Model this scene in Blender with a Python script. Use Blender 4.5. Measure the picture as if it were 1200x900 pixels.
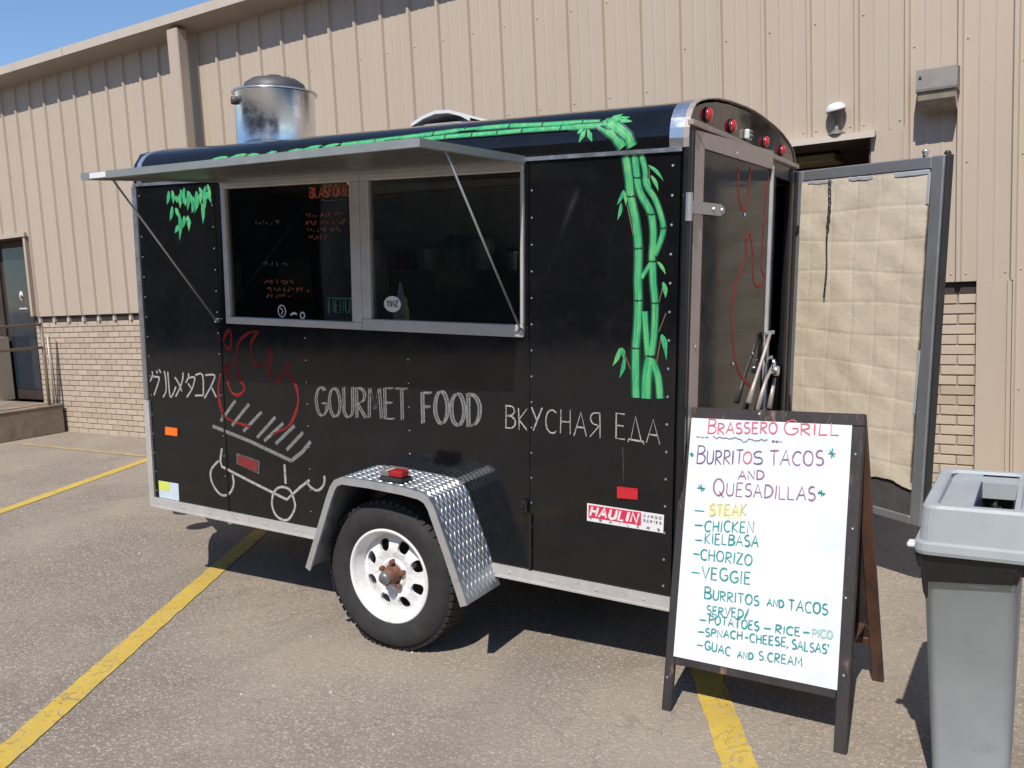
import bpy, bmesh, math, random
from mathutils import Vector, Matrix, Euler
random.seed(7)
PI = math.pi
scene = bpy.context.scene
for o in list(bpy.data.objects):
    bpy.data.objects.remove(o)

# ------------------------------------------------------------------ camera
cam_d = bpy.data.cameras.new('camera')
cam = bpy.data.objects.new('camera', cam_d)
scene.collection.objects.link(cam)
cam.matrix_world = Matrix(((0.85134046, -0.01873047, 0.52427911, 4.32016),
                           (0.5224537, 0.12086182, -0.84405838, -6.34246),
                           (-0.04755572, 0.99249261, 0.11268037, 1.57251),
                           (0, 0, 0, 1)))
cam_d.sensor_width = 36.0
cam_d.lens = 36.0 * 1026.79 / 1200.0
cam_d.clip_start = 0.05
cam_d.clip_end = 2000
scene.camera = cam

# ------------------------------------------------------------------ sky, sun, exposure
SHADOW = Vector((-0.15, 0.80, -1.0))          # the way a shadow falls for each metre of height
to_sun = (-SHADOW).normalized()
elev = math.asin(to_sun.z)
world = bpy.data.worlds.new('World')
scene.world = world
world.use_nodes = True
wn = world.node_tree.nodes
bg = wn.get('Background')
sky = wn.new('ShaderNodeTexSky')
sky.sky_type = 'NISHITA'
sky.sun_disc = False
sky.sun_elevation = elev
sky.sun_rotation = math.atan2(to_sun.x, to_sun.y)
sky.air_density = 1.0
sky.dust_density = 0.0
sky.ozone_density = 5.0
world.node_tree.links.new(sky.outputs[0], bg.inputs[0])
bg.inputs[1].default_value = 0.115
sun_d = bpy.data.lights.new('sun', 'SUN')
sun_d.energy = 3.9
sun_d.angle = math.radians(0.5)
sun_d.color = (1.0, 0.955, 0.89)
sun = bpy.data.objects.new('sun', sun_d)
sun.rotation_euler = to_sun.to_track_quat('Z', 'Y').to_euler()
sun.location = (0, -8, 12)
scene.collection.objects.link(sun)
scene.view_settings.view_transform = 'Standard'
scene.view_settings.look = 'None'
scene.view_settings.exposure = 0.38
scene.view_settings.gamma = 1.0

# ------------------------------------------------------------------ object helpers
COL = scene.collection

class MB:
    """collects geometry for ONE mesh"""
    def __init__(s):
        s.v = []; s.f = []; s.mi = []; s.mat = 0; s.sm = []
        s.smooth = False
    def add(s, vs, fs):
        b = len(s.v)
        s.v += [tuple(p) for p in vs]
        for f in fs:
            s.f.append(tuple(i + b for i in f)); s.mi.append(s.mat); s.sm.append(s.smooth)
        return s
    def box(s, x0, x1, y0, y1, z0, z1, M=None):
        vs = [Vector((x, y, z)) for x in (x0, x1) for y in (y0, y1) for z in (z0, z1)]
        if M is not None: vs = [M @ p for p in vs]
        return s.add(vs, [(0, 1, 3, 2), (4, 6, 7, 5), (0, 4, 5, 1), (2, 3, 7, 6), (0, 2, 6, 4), (1, 5, 7, 3)])
    def bbox(s, x0, x1, y0, y1, z0, z1, b=0.004, M=None):
        """box with chamfered edges"""
        bm = bmesh.new()
        vs = [bm.verts.new((x, y, z)) for x in (x0, x1) for y in (y0, y1) for z in (z0, z1)]
        for f in [(0, 1, 3, 2), (4, 6, 7, 5), (0, 4, 5, 1), (2, 3, 7, 6), (0, 2, 6, 4), (1, 5, 7, 3)]:
            bm.faces.new([vs[i] for i in f])
        bmesh.ops.bevel(bm, geom=bm.edges[:], offset=b, segments=1, affect='EDGES')
        bm.verts.index_update()
        P = [v.co.copy() for v in bm.verts]
        if M is not None: P = [M @ p for p in P]
        F = [[v.index for v in f.verts] for f in bm.faces]
        bm.free()
        return s.add(P, F)
    def tube(s, pts, r, n=8, cap=True):
        pts = [Vector(p) for p in pts]
        rr = r if isinstance(r, (list, tuple)) else [r] * len(pts)
        rings = []
        prev = None
        for i, p in enumerate(pts):
            d = (pts[min(i + 1, len(pts) - 1)] - pts[max(i - 1, 0)]).normalized()
            if prev is None:
                a = d.cross(Vector((0, 0, 1)))
                if a.length < 1e-3: a = d.cross(Vector((1, 0, 0)))
            else:
                a = prev - d * prev.dot(d)
            a.normalize(); prev = a
            b = d.cross(a)
            rings.append([p + (a * math.cos(t) + b * math.sin(t)) * rr[i] for t in [2 * PI * k / n for k in range(n)]])
        vs = [q for R in rings for q in R]; fs = []
        for i in range(len(rings) - 1):
            for k in range(n):
                fs.append((i * n + k, i * n + (k + 1) % n, (i + 1) * n + (k + 1) % n, (i + 1) * n + k))
        if cap:
            fs.append(tuple(range(n))[::-1]); fs.append(tuple((len(rings) - 1) * n + k for k in range(n)))
        return s.add(vs, fs)
    def lathe(s, prof, n=32, M=None, a0=0, a1=2 * PI):
        """prof: (r, h) pairs, round the local z axis"""
        full = abs(a1 - a0 - 2 * PI) < 1e-6
        m = n if full else n + 1
        vs = []
        for r, h in prof:
            for k in range(m):
                t = a0 + (a1 - a0) * k / n
                vs.append(Vector((r * math.cos(t), r * math.sin(t), h)))
        if M is not None: vs = [M @ p for p in vs]
        fs = []
        for i in range(len(prof) - 1):
            for k in range(n):
                k2 = (k + 1) % m
                fs.append((i * m + k, i * m + k2, (i + 1) * m + k2, (i + 1) * m + k))
        return s.add(vs, fs)
    def prism(s, poly, M, h):
        """poly in local xy extruded h along local z"""
        n = len(poly)
        vs = [M @ Vector((x, y, 0)) for x, y in poly] + [M @ Vector((x, y, h)) for x, y in poly]
        fs = [tuple(range(n))[::-1], tuple(range(n, 2 * n))] + [(i, (i + 1) % n, n + (i + 1) % n, n + i) for i in range(n)]
        return s.add(vs, fs)
    def ribbon(s, pts, w, nrm, d0=0.0004, d1=0.0012):
        """flat brush stroke along pts, lying on a surface with normal nrm (Vector or list of Vectors)"""
        pts = [Vector(p) for p in pts]
        ww = w if isinstance(w, (list, tuple)) else [w] * len(pts)
        L = []
        for i, p in enumerate(pts):
            N = nrm[i] if isinstance(nrm, list) else nrm
            d = (pts[min(i + 1, len(pts) - 1)] - pts[max(i - 1, 0)])
            if d.length < 1e-9: d = Vector((1, 0, 0))
            d.normalize()
            q = N.cross(d).normalized() * (ww[i] / 2)
            L += [p + q + N * d0, p - q + N * d0, p + q * .8 + N * d1, p - q * .8 + N * d1]
        fs = []
        for i in range(len(pts) - 1):
            a, b = 4 * i, 4 * (i + 1)
            fs += [(a + 2, a + 3, b + 3, b + 2), (a, a + 2, b + 2, b), (a + 1, b + 1, b + 3, a + 3)]
        fs += [(0, 1, 3, 2)]
        e = 4 * (len(pts) - 1)
        fs += [(e, e + 2, e + 3, e + 1)]
        return s.add(L, fs)
    def mesh(s, name, mats):
        me = bpy.data.meshes.new(name)
        me.from_pydata(s.v, [], s.f)
        if not isinstance(mats, (list, tuple)): mats = [mats]
        for m in mats: me.materials.append(m)
        for p, i, sm in zip(me.polygons, s.mi, s.sm):
            p.material_index = i; p.use_smooth = sm
        bm = bmesh.new(); bm.from_mesh(me)
        bmesh.ops.recalc_face_normals(bm, faces=bm.faces[:])
        bm.to_mesh(me); bm.free()
        me.update()
        return me
    def build(s, name, mats, parent=None, loc=None, rot=None):
        return link(s.mesh(name, mats), name, parent, loc, rot)

def link(me, name, parent=None, loc=None, rot=None):
    o = bpy.data.objects.new(name, me)
    COL.objects.link(o)
    if parent is not None: o.parent = parent
    if loc is not None: o.location = loc
    if rot is not None: o.rotation_euler = rot
    return o

def empty(name, loc=(0, 0, 0), rz=0):
    o = bpy.data.objects.new(name, None)
    COL.objects.link(o); o.location = loc; o.rotation_euler = (0, 0, rz)
    o.empty_display_size = 0.2
    return o

def tag(o, label, cat, group=None, kind=None):
    if label: o['label'] = label
    if cat: o['category'] = cat
    if group: o['group'] = group
    if kind: o['kind'] = kind
    return o

def smooth_pts(pts, n=4):
    """Catmull-Rom through pts"""
    P = [Vector(p) for p in pts]
    if len(P) < 3: return P
    out = []
    for i in range(len(P) - 1):
        p0 = P[max(i - 1, 0)]; p1 = P[i]; p2 = P[i + 1]; p3 = P[min(i + 2, len(P) - 1)]
        for k in range(n):
            t = k / n
            out.append(0.5 * ((2 * p1) + (-p0 + p2) * t + (2 * p0 - 5 * p1 + 4 * p2 - p3) * t * t + (-p0 + 3 * p1 - 3 * p2 + p3) * t ** 3))
    out.append(P[-1])
    return out

# ------------------------------------------------------------------ materials
def _new(name):
    m = bpy.data.materials.new(name); m.use_nodes = True
    nt = m.node_tree
    return m, nt, nt.nodes['Principled BSDF']

def N(nt, typ, **kw):
    n = nt.nodes.new(typ)
    for k, v in kw.items():
        if k in n.inputs.keys() if isinstance(k, str) else False: n.inputs[k].default_value = v
        else: setattr(n, k, v)
    return n

def noise(nt, scale, detail=4, rough=.55, vec=None, dist=0.0):
    n = nt.nodes.new('ShaderNodeTexNoise')
    n.inputs['Scale'].default_value = scale; n.inputs['Detail'].default_value = detail
    n.inputs['Roughness'].default_value = rough; n.inputs['Distortion'].default_value = dist
    if vec is not None: nt.links.new(vec, n.inputs['Vector'])
    return n.outputs['Fac']

def ramp(nt, fac, stops):
    r = nt.nodes.new('ShaderNodeValToRGB')
    nt.links.new(fac, r.inputs[0])
    e = r.color_ramp.elements
    while len(e) < len(stops): e.new(.5)
    for el, (p, c) in zip(e, stops):
        el.position = p
        el.color = (c[0], c[1], c[2], 1) if isinstance(c, (tuple, list)) else (c, c, c, 1)
    return r.outputs[0]

def mix(nt, fac, a, b, mode='MIX'):
    m = nt.nodes.new('ShaderNodeMix'); m.data_type = 'RGBA'; m.blend_type = mode
    for sock, val in ((m.inputs['Factor'], fac), (m.inputs['A'], a), (m.inputs['B'], b)):
        if hasattr(val, 'is_linked'): nt.links.new(val, sock)
        elif isinstance(val, (tuple, list)): sock.default_value = (val[0], val[1], val[2], 1)
        else: sock.default_value = val
    for i in m.inputs:
        if i.name == 'A' and i.type == 'RGBA':
            if hasattr(a, 'is_linked'): nt.links.new(a, i)
            else: i.default_value = (a[0], a[1], a[2], 1)
        if i.name == 'B' and i.type == 'RGBA':
            if hasattr(b, 'is_linked'): nt.links.new(b, i)
            else: i.default_value = (b[0], b[1], b[2], 1)
    return [o for o in m.outputs if o.type == 'RGBA'][0]

def bump(nt, p, h, strength=.3, dist=.01):
    b = nt.nodes.new('ShaderNodeBump')
    b.inputs['Strength'].default_value = strength; b.inputs['Distance'].default_value = dist
    nt.links.new(h, b.inputs['Height']); nt.links.new(b.outputs[0], p.inputs['Normal'])

def obj_vec(nt, scale=(1, 1, 1), world_space=False):
    if world_space:
        t = nt.nodes.new('ShaderNodeNewGeometry').outputs['Position']
    else:
        t = nt.nodes.new('ShaderNodeTexCoord').outputs['Object']
    m = nt.nodes.new('ShaderNodeMapping'); m.inputs['Scale'].default_value = scale
    nt.links.new(t, m.inputs[0])
    return m.outputs[0]

def simple(name, col, rough=.5, metal=0.0, var=.12, scale=6, bmp=0.0, spec=.5, vscale=(1, 1, 1), coat=0.0, wear=None):
    m, nt, p = _new(name)
    v = obj_vec(nt, vscale)
    f = noise(nt, scale, 5, .6, v)
    c = ramp(nt, f, [(.3, [x * (1 - var) for x in col]), (.7, [min(1, x * (1 + var)) for x in col])])
    if wear:
        wcol, lo, hi, ws = wear
        wf = ramp(nt, noise(nt, ws, 8, .7, v), [(lo, 0.0), (hi, 1.0)])
        c = mix(nt, wf, c, wcol)
    nt.links.new(c, p.inputs['Base Color'])
    r = ramp(nt, noise(nt, scale * 2.3, 4, .6, v), [(.3, max(0, rough - .06)), (.7, min(1, rough + .06))])
    nt.links.new(r, p.inputs['Roughness'])
    p.inputs['Metallic'].default_value = metal
    p.inputs['Specular IOR Level'].default_value = spec
    if coat: p.inputs['Coat Weight'].default_value = coat; p.inputs['Coat Roughness'].default_value = .05
    if bmp: bump(nt, p, noise(nt, scale * 6, 4, .6, v), bmp, .004)
    return m

def mat_asphalt():
    m, nt, p = _new('old_asphalt')
    v = obj_vec(nt, world_space=True)
    agg = nt.nodes.new('ShaderNodeTexVoronoi'); agg.inputs['Scale'].default_value = 85; nt.links.new(v, agg.inputs['Vector'])
    sep = nt.nodes.new('ShaderNodeSeparateColor'); nt.links.new(agg.outputs['Color'], sep.inputs[0])
    stone = ramp(nt, sep.outputs[0], [(0.0, (.185, .15, .115)), (.35, (.31, .258, .198)), (.75, (.43, .362, .28)), (1.0, (.62, .54, .44))])
    big = noise(nt, .7, 6, .6, v)
    mid = noise(nt, 5, 6, .65, v)
    c = mix(nt, ramp(nt, agg.outputs['Distance'], [(.25, 0.0), (.62, 1.0)]), stone, (.21, .175, .145))
    c = mix(nt, ramp(nt, mid, [(.35, 0.0), (.7, .35)]), c, (.285, .236, .182))
    c = mix(nt, ramp(nt, big, [(.40, 0.0), (.64, .62)]), c, (.385, .323, .25))
    # dark oil and tar stains
    st = ramp(nt, noise(nt, 1.3, 5, .55, v, .6), [(.60, 0.0), (.74, .5)])
    c = mix(nt, st, c, (.17, .145, .122))
    ck = noise(nt, .55, 9, .6, v, 1.2)
    c = mix(nt, ramp(nt, ck, [(.4965, 0.0), (.5, .45), (.5035, 0.0)]), c, (.13, .11, .09))
    gr = ramp(nt, noise(nt, 30, 5, .7, v), [(.35, 0.0), (.7, .3)])
    c = mix(nt, gr, c, (.22, .185, .155))
    tm = ramp(nt, noise(nt, 1.1, 4, .5, obj_vec(nt, (1.0, .22, 1), True), .3), [(.55, 0.0), (.7, .38)])
    c = mix(nt, tm, c, (.17, .145, .12))
    # rust stain spots
    rs = ramp(nt, noise(nt, 3.1, 3, .5, v), [(.73, 0.0), (.8, .35)])
    c = mix(nt, rs, c, (.3, .16, .085))
    nt.links.new(c, p.inputs['Base Color'])
    p.inputs['Roughness'].default_value = .88
    p.inputs['Specular IOR Level'].default_value = .25
    h = mix(nt, .5, agg.outputs['Distance'], ramp(nt, noise(nt, 160, 4, .7, v), [(0, 0.0), (1, 1.0)]))
    bump(nt, p, h, .75, .006)
    return m

def mat_linepaint(name, col, lo=.57, hi=.70):
    m, nt, p = _new(name)
    v = obj_vec(nt, world_space=True)
    f = ramp(nt, noise(nt, 22, 8, .75, v), [(lo, 0.0), (hi, 1.0)])
    tone = ramp(nt, noise(nt, 3.0, 5, .6, v), [(.3, [x * .82 for x in col]), (.7, col)])
    c = mix(nt, f, tone, (.25, .205, .15))
    ag = nt.nodes.new('ShaderNodeTexVoronoi'); ag.inputs['Scale'].default_value = 85; nt.links.new(v, ag.inputs['Vector'])
    sp = nt.nodes.new('ShaderNodeSeparateColor'); nt.links.new(ag.outputs['Color'], sp.inputs[0])
    c = mix(nt, ramp(nt, sp.outputs[0], [(.84, 0.0), (.9, .55)]), c, (.4, .33, .22))
    cr = noise(nt, 4.5, 7, .62, v, 1.6)
    c = mix(nt, ramp(nt, cr, [(.488, 0.0), (.5, .75), (.512, 0.0)]), c, (.2, .15, .09))
    nt.links.new(c, p.inputs['Base Color'])
    p.inputs['Roughness'].default_value = .75
    bump(nt, p, noise(nt, 120, 5, .7, v), .5, .004)
    return m

def mat_siding():
    m, nt, p = _new('tan_painted_siding')
    v = obj_vec(nt, (1, 1, .25), True)
    c = ramp(nt, noise(nt, 1.2, 6, .6, v), [(.3, (.437, .354, .275)), (.7, (.475, .388, .304))])
    s = ramp(nt, noise(nt, 9, 6, .65, obj_vec(nt, (1, 1, .06), True)), [(.5, 0.0), (.8, .3)])
    c = mix(nt, s, c, (.36, .285, .22))
    oi = nt.nodes.new('ShaderNodeObjectInfo')
    c = mix(nt, ramp(nt, oi.outputs['Random'], [(0.0, 0.0), (1.0, .5)]), c, (.44, .364, .290))
    d2 = ramp(nt, noise(nt, 38, 4, .7, obj_vec(nt, (1, 1, .5), True)), [(.68, 0.0), (.76, .35)])
    c = mix(nt, d2, c, (.3, .22, .16))
    nt.links.new(c, p.inputs['Base Color'])
    p.inputs['Roughness'].default_value = .5
    p.inputs['Specular IOR Level'].default_value = .35
    bump(nt, p, noise(nt, 2.2, 3, .5, obj_vec(nt, (1, 1, .45), True)), .3, .02)
    return m

def mat_brick():
    m, nt, p = _new('painted_brick')
    oi = nt.nodes.new('ShaderNodeObjectInfo')
    v = obj_vec(nt, world_space=True)
    c = ramp(nt, oi.outputs['Random'], [(0.0, (.41, .325, .24)), (.5, (.46, .37, .277)), (1.0, (.49, .40, .305))])
    c = mix(nt, ramp(nt, noise(nt, 14, 6, .7, v), [(.5, 0.0), (.75, .35)]), c, (.38, .295, .215))
    nt.links.new(c, p.inputs['Base Color'])
    p.inputs['Roughness'].default_value = .75
    bump(nt, p, noise(nt, 60, 5, .7, v), .35, .004)
    return m

def mat_black_body():
    m, nt, p = _new('black_gloss_panel')
    v = obj_vec(nt)
    c = ramp(nt, noise(nt, 3, 6, .65, v), [(.3, (.0045, .0047, .0055)), (.7, (.0075, .0077, .0085))])
    dust = ramp(nt, noise(nt, 14, 7, .7, v), [(.5, 0.0), (.85, .13)])
    c = mix(nt, dust, c, (.055, .048, .041))
    nt.links.new(c, p.inputs['Base Color'])
    r = ramp(nt, noise(nt, 7, 6, .65, v), [(.3, .05), (.75, .16)])
    nt.links.new(r, p.inputs['Roughness'])
    p.inputs['Specular IOR Level'].default_value = .5
    bump(nt, p, noise(nt, 1.6, 3, .5, v), .05, .03)
    return m

def mat_chalk(name, col, cover):
    """chalk or thin paint that has only partly taken on the black panel"""
    m, nt, p = _new(name)
    v = obj_vec(nt)
    c = ramp(nt, noise(nt, 45, 5, .7, v), [(.3, [x * .6 for x in col]), (.7, [min(1, x * 1.25) for x in col])])
    g = ramp(nt, noise(nt, 190, 6, .75, v), [(cover, 1.0), (cover + .14, 0.0)])
    c = mix(nt, g, c, (.012, .012, .013))
    nt.links.new(c, p.inputs['Base Color'])
    p.inputs['Roughness'].default_value = .8
    p.inputs['Specular IOR Level'].default_value = .2
    return m

def mat_brush(name, dark, mid, light):
    m, nt, p = _new(name)
    v = obj_vec(nt, (1, 1, .22))
    c = ramp(nt, noise(nt, 55, 6, .7, v, .4), [(.28, dark), (.5, mid), (.75, light)])
    g = ramp(nt, noise(nt, 120, 6, .75, obj_vec(nt, (1, 1, .3))), [(.66, 0.0), (.8, .6)])
    c = mix(nt, g, c, (.008, .05, .03))
    nt.links.new(c, p.inputs['Base Color'])
    p.inputs['Roughness'].default_value = .5
    return m

def mat_glass():
    m, nt, p = _new('window_glass')
    nt.nodes.remove(p)
    out = nt.nodes['Material Output']
    tr = nt.nodes.new('ShaderNodeBsdfTransparent'); tr.inputs[0].default_value = (.80, .82, .82, 1)
    gl = nt.nodes.new('ShaderNodeBsdfGlossy'); gl.inputs['Roughness'].default_value = .015
    fr = nt.nodes.new('ShaderNodeFresnel'); fr.inputs[0].default_value = 1.5
    mx = nt.nodes.new('ShaderNodeMixShader')
    nt.links.new(fr.outputs[0], mx.inputs[0]); nt.links.new(tr.outputs[0], mx.inputs[1]); nt.links.new(gl.outputs[0], mx.inputs[2])
    nt.links.new(mx.outputs[0], out.inputs[0])
    return m

def mat_insul():
    m, nt, p = _new('stained_insulation')
    v = obj_vec(nt)
    c = ramp(nt, noise(nt, 4, 6, .65, v, .5), [(.25, (.54, .45, .335)), (.55, (.63, .54, .415)), (.8, (.67, .59, .47))])
    st = ramp(nt, noise(nt, 9, 5, .6, v), [(.62, 0.0), (.78, .5)])
    c = mix(nt, st, c, (.42, .31, .21))
    nt.links.new(c, p.inputs['Base Color'])
    p.inputs['Roughness'].default_value = .65
    bump(nt, p, noise(nt, 16, 5, .6, v), .4, .01)
    return m

def mat_alu(name, col=(.62, .62, .63), rough=.32, var=.12, dirty=.3, metal=.9):
    m, nt, p = _new(name)
    v = obj_vec(nt)
    c = ramp(nt, noise(nt, 6, 6, .65, v), [(.3, [x * (1 - var) for x in col]), (.7, col)])
    d = ramp(nt, noise(nt, 24, 7, .7, v), [(.55, 0.0), (.8, dirty)])
    c = mix(nt, d, c, (.2, .18, .155))
    nt.links.new(c, p.inputs['Base Color'])
    r = ramp(nt, noise(nt, 18, 5, .65, v), [(.3, max(.03, rough - .08)), (.75, rough + .14)])
    nt.links.new(r, p.inputs['Roughness'])
    p.inputs['Metallic'].default_value = metal
    return m

M = {}
M['asphalt'] = mat_asphalt()
M['yellow'] = mat_linepaint('yellow_line_paint', (.62, .42, .065))
M['yellow_faded'] = mat_linepaint('faded_yellow_line_paint', (.5, .37, .14), .44, .6)
M['siding'] = mat_siding()
M['brick'] = mat_brick()
M['mortar'] = simple('painted_mortar', (.30, .235, .175), .85, 0, .15, 12, .4)
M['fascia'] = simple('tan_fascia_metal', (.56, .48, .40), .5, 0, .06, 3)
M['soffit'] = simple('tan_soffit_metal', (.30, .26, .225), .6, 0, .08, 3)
M['concrete'] = simple('weathered_concrete', (.25, .19, .14), .85, 0, .25, 5, .5, wear=((.11, .085, .065), .5, .75, 3))
M['body'] = mat_black_body()
M['black'] = simple('black_painted_metal', (.012, .012, .013), .32, 0, .2, 8)
M['satin_black'] = simple('satin_black_plastic', (.022, .022, .023), .5, 0, .2, 10, .1)
M['under'] = simple('dusty_undercarriage', (.035, .031, .028), .8, 0, .3, 9, .3)
M['inside'] = simple('interior_lining', (.6, .6, .62), .6, 0, .2, 3)
M['alu'] = mat_alu('aluminium_trim')
M['alu_white'] = simple('pale_aluminium_rail', (.5, .48, .455), .42, .25, .1, 14, wear=((.2, .17, .14), .6, .8, 20))
M['alu_bright'] = mat_alu('bright_aluminium_edging', (.8, .8, .81), .22, .08, .12)
M['alu_door'] = simple('brushed_door_frame', (.42, .355, .32), .4, .35, .08, 9)
M['grey_frame'] = mat_alu('grey_door_tube', (.30, .305, .315), .42, .15, .4, .5)
M['canopy'] = mat_alu('awning_sheet', (.25, .235, .21), .42, .15, .2, .8)
M['canopy_edge'] = mat_alu('awning_edge', (.34, .365, .355), .5, .12, .4, .5)
M['winframe'] = simple('window_frame_aluminium', (.56, .54, .52), .42, .4, .08, 10)
M['glass'] = mat_glass()
M['chrome'] = mat_alu('polished_aluminium_pot', (.80, .81, .84), .24, .02, .02, 1.0)
M['dome'] = simple('grey_vent_lid', (.075, .066, .063), .5, 0, .25, 12, .2)
M['white_plastic'] = simple('weathered_white_plastic', (.68, .68, .68), .4, 0, .06, 8)
M['tyre'] = simple('tyre_rubber', (.022, .021, .021), .82, 0, .3, 12, .3, wear=((.06, .052, .045), .55, .85, 7))
M['rim'] = simple('white_wheel_paint', (.72, .72, .71), .3, 0, .04, 10, wear=((.36, .29, .22), .56, .76, 11))
M['rust'] = simple('rusty_hub', (.17, .075, .045), .7, .2, .35, 25, .5)
M['greyhub'] = simple('dull_hub_cap', (.22, .23, .24), .4, .6, .2, 20)
M['diamond'] = mat_alu('diamond_plate', (.62, .64, .68), .42, .15, .35)
M['diamond_edge'] = mat_alu('worn_plate_edge', (.62, .62, .62), .4, .15, .45, .7)
M['red_lens'] = simple('red_lamp_lens', (.55, .012, .018), .15, 0, .08, 20, coat=.6)
M['red_reflect'] = simple('red_reflector', (.5, .02, .025), .35, 0, .1, 40)
M['darkred'] = simple('dark_red_reflector', (.2, .022, .022), .4, 0, .15, 40)
M['amber'] = simple('amber_reflector', (.85, .16, .012), .3, 0, .08, 40)
M['clear_lens'] = simple('clear_lamp_lens', (.6, .6, .58), .2, 0, .1, 30)
M['insul'] = mat_insul()
M['foil'] = mat_alu('foil_tape', (.66, .68, .71), .42, .1, .1, .45)
M['tread'] = mat_alu('raised_tread', (.68, .70, .74), .36, .1, .2, .9)
M['galv'] = mat_alu('galvanised_strap', (.5, .51, .51), .42, .15, .3, .7)
M['green'] = mat_brush('green_leaf_paint', (.010, .19, .075), (.03, .37, .15), (.16, .42, .16))
M['green_light'] = mat_brush('light_green_bamboo_paint', (.03, .34, .15), (.10, .40, .13), (.24, .50, .14))
M['green_dark'] = simple('dark_green_paint', (.006, .06, .03), .5, 0, .2, 20)
M['brown_paint'] = simple('brown_twig_paint', (.17, .1, .045), .5)
M['chalk'] = mat_chalk('faded_white_chalk', (.21, .21, .205), .34)
M['chalk_white'] = mat_chalk('white_chalk', (.40, .40, .385), .34)
M['chalk_dim'] = mat_chalk('dim_grey_chalk', (.12, .12, .12), .38)
M['chalk_red'] = mat_chalk('red_chalk_paint', (.27, .018, .014), .34)
M['flame_red'] = mat_chalk('orange_red_door_paint', (.36, .06, .035), .34)
M['menu_orange'] = simple('orange_window_marker', (.55, .09, .03), .6, 0, .3, 30)
M['menu_dim'] = simple('dim_orange_window_marker', (.32, .075, .035), .6, 0, .3, 30)
M['menu_green'] = simple('green_window_marker', (.02, .16, .1), .6, 0, .3, 30)
M['menu_grey'] = simple('grey_window_marker', (.13, .13, .12), .6, 0, .3, 30)
M['whiteboard'] = simple('whiteboard_surface', (.72, .74, .765), .22, 0, .02, 3, wear=((.52, .58, .64), .48, .8, 3.2))
M['signframe'] = simple('worn_black_sign_wood', (.028, .022, .022), .6, 0, .3, 14, .3, vscale=(1, 1, .3), wear=((.22, .13, .085), .57, .7, 16))
M['signwood'] = simple('worn_brown_sign_wood', (.10, .048, .028), .65, 0, .35, 12, .3, vscale=(1, 1, .2), wear=((.035, .026, .024), .5, .66, 9))
M['mk_red'] = simple('red_marker', (.62, .13, .17), .6, 0, .15, 60)
M['mk_purple'] = simple('purple_marker', (.17, .10, .22), .6, 0, .2, 60)
M['mk_plum'] = simple('plum_marker', (.28, .14, .24), .6, 0, .2, 60)
M['mk_teal'] = simple('teal_marker', (.02, .27, .27), .6, 0, .2, 60)
M['mk_yellow'] = simple('pale_yellow_marker', (.55, .50, .22), .6, 0, .1, 60)
M['mk_smear'] = simple('yellow_highlighter', (.74, .70, .46), .6, 0, .08, 60)
M['mk_palegreen'] = simple('pale_green_marker', (.36, .52, .5), .6, 0, .1, 60)
M['bin'] = simple('pale_grey_bin_plastic', (.34, .365, .37), .5, 0, .07, 6, .08, wear=((.25, .265, .265), .56, .8, 9))
M['bin_inside'] = simple('dark_blue_bin_hole', (.02, .03, .1), .5)
M['bag'] = simple('black_bin_bag', (.012, .012, .013), .28, 0, .2, 20, .3)
M['sticker_red'] = simple('crimson_sticker_print', (.62, .03, .075), .35, 0, .05, 20)
M['sticker_white'] = simple('white_sticker_vinyl', (.72, .70, .70), .35, 0, .05, 20)
M['sticker_black'] = simple('black_sticker_print', (.05, .045, .045), .4)
M['sticker_yellow'] = simple('yellow_green_label', (.62, .66, .09), .5, 0, .08, 30)
M['sticker_blue'] = simple('pale_blue_label', (.52, .60, .66), .5, 0, .06, 30)
M['light_housing'] = simple('grey_light_housing', (.155, .135, .12), .5, 0, .12, 10, .15)
M['lens'] = simple('yellowed_glass_refractor', (.27, .23, .17), .22, 0, .2, 20)
M['dark_door'] = simple('dark_brown_door', (.045, .03, .024), .6, 0, .2, 5)
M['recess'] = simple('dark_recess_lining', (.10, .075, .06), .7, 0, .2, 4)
M['fixture_panel'] = simple('yellowed_ceiling_fixture', (.55, .46, .27), .5)  # unlit, its own yellowish colour
M['dark_glass'] = simple('dark_door_glass', (.02, .028, .038), .06, 0, .1, 3)
M['rail'] = simple('brown_railing_paint', (.19, .15, .115), .5, .1, .15, 12)
M['pale_metal'] = simple('pale_conduit_metal', (.5, .45, .38), .45, .2, .1, 12)
M['pebble'] = simple('pale_pebble', (.4, .36, .3), .85, 0, .3, 30)
M['leaf_far'] = simple('far_tree_leaves', (.045, .075, .022), .7, 0, .4, 2)
M['bark'] = simple('far_tree_bark', (.09, .07, .05), .85, 0, .3, 6)
M['kick'] = simple('bare_door_skin', (.085, .08, .077), .5, .1, .2, 10)
M['lens_dark'] = simple('dark_red_lens', (.30, .012, .015), .3, 0, .15, 20)
M['bottle'] = simple('squeeze_bottle_plastic', (.75, .75, .62), .4, 0, .1, 10)
M['bottle_red'] = simple('red_squeeze_bottle_plastic', (.55, .3, .22), .4, 0, .1, 10)
M['steel_in'] = mat_alu('interior_steel', (.35, .36, .38), .35)
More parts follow.
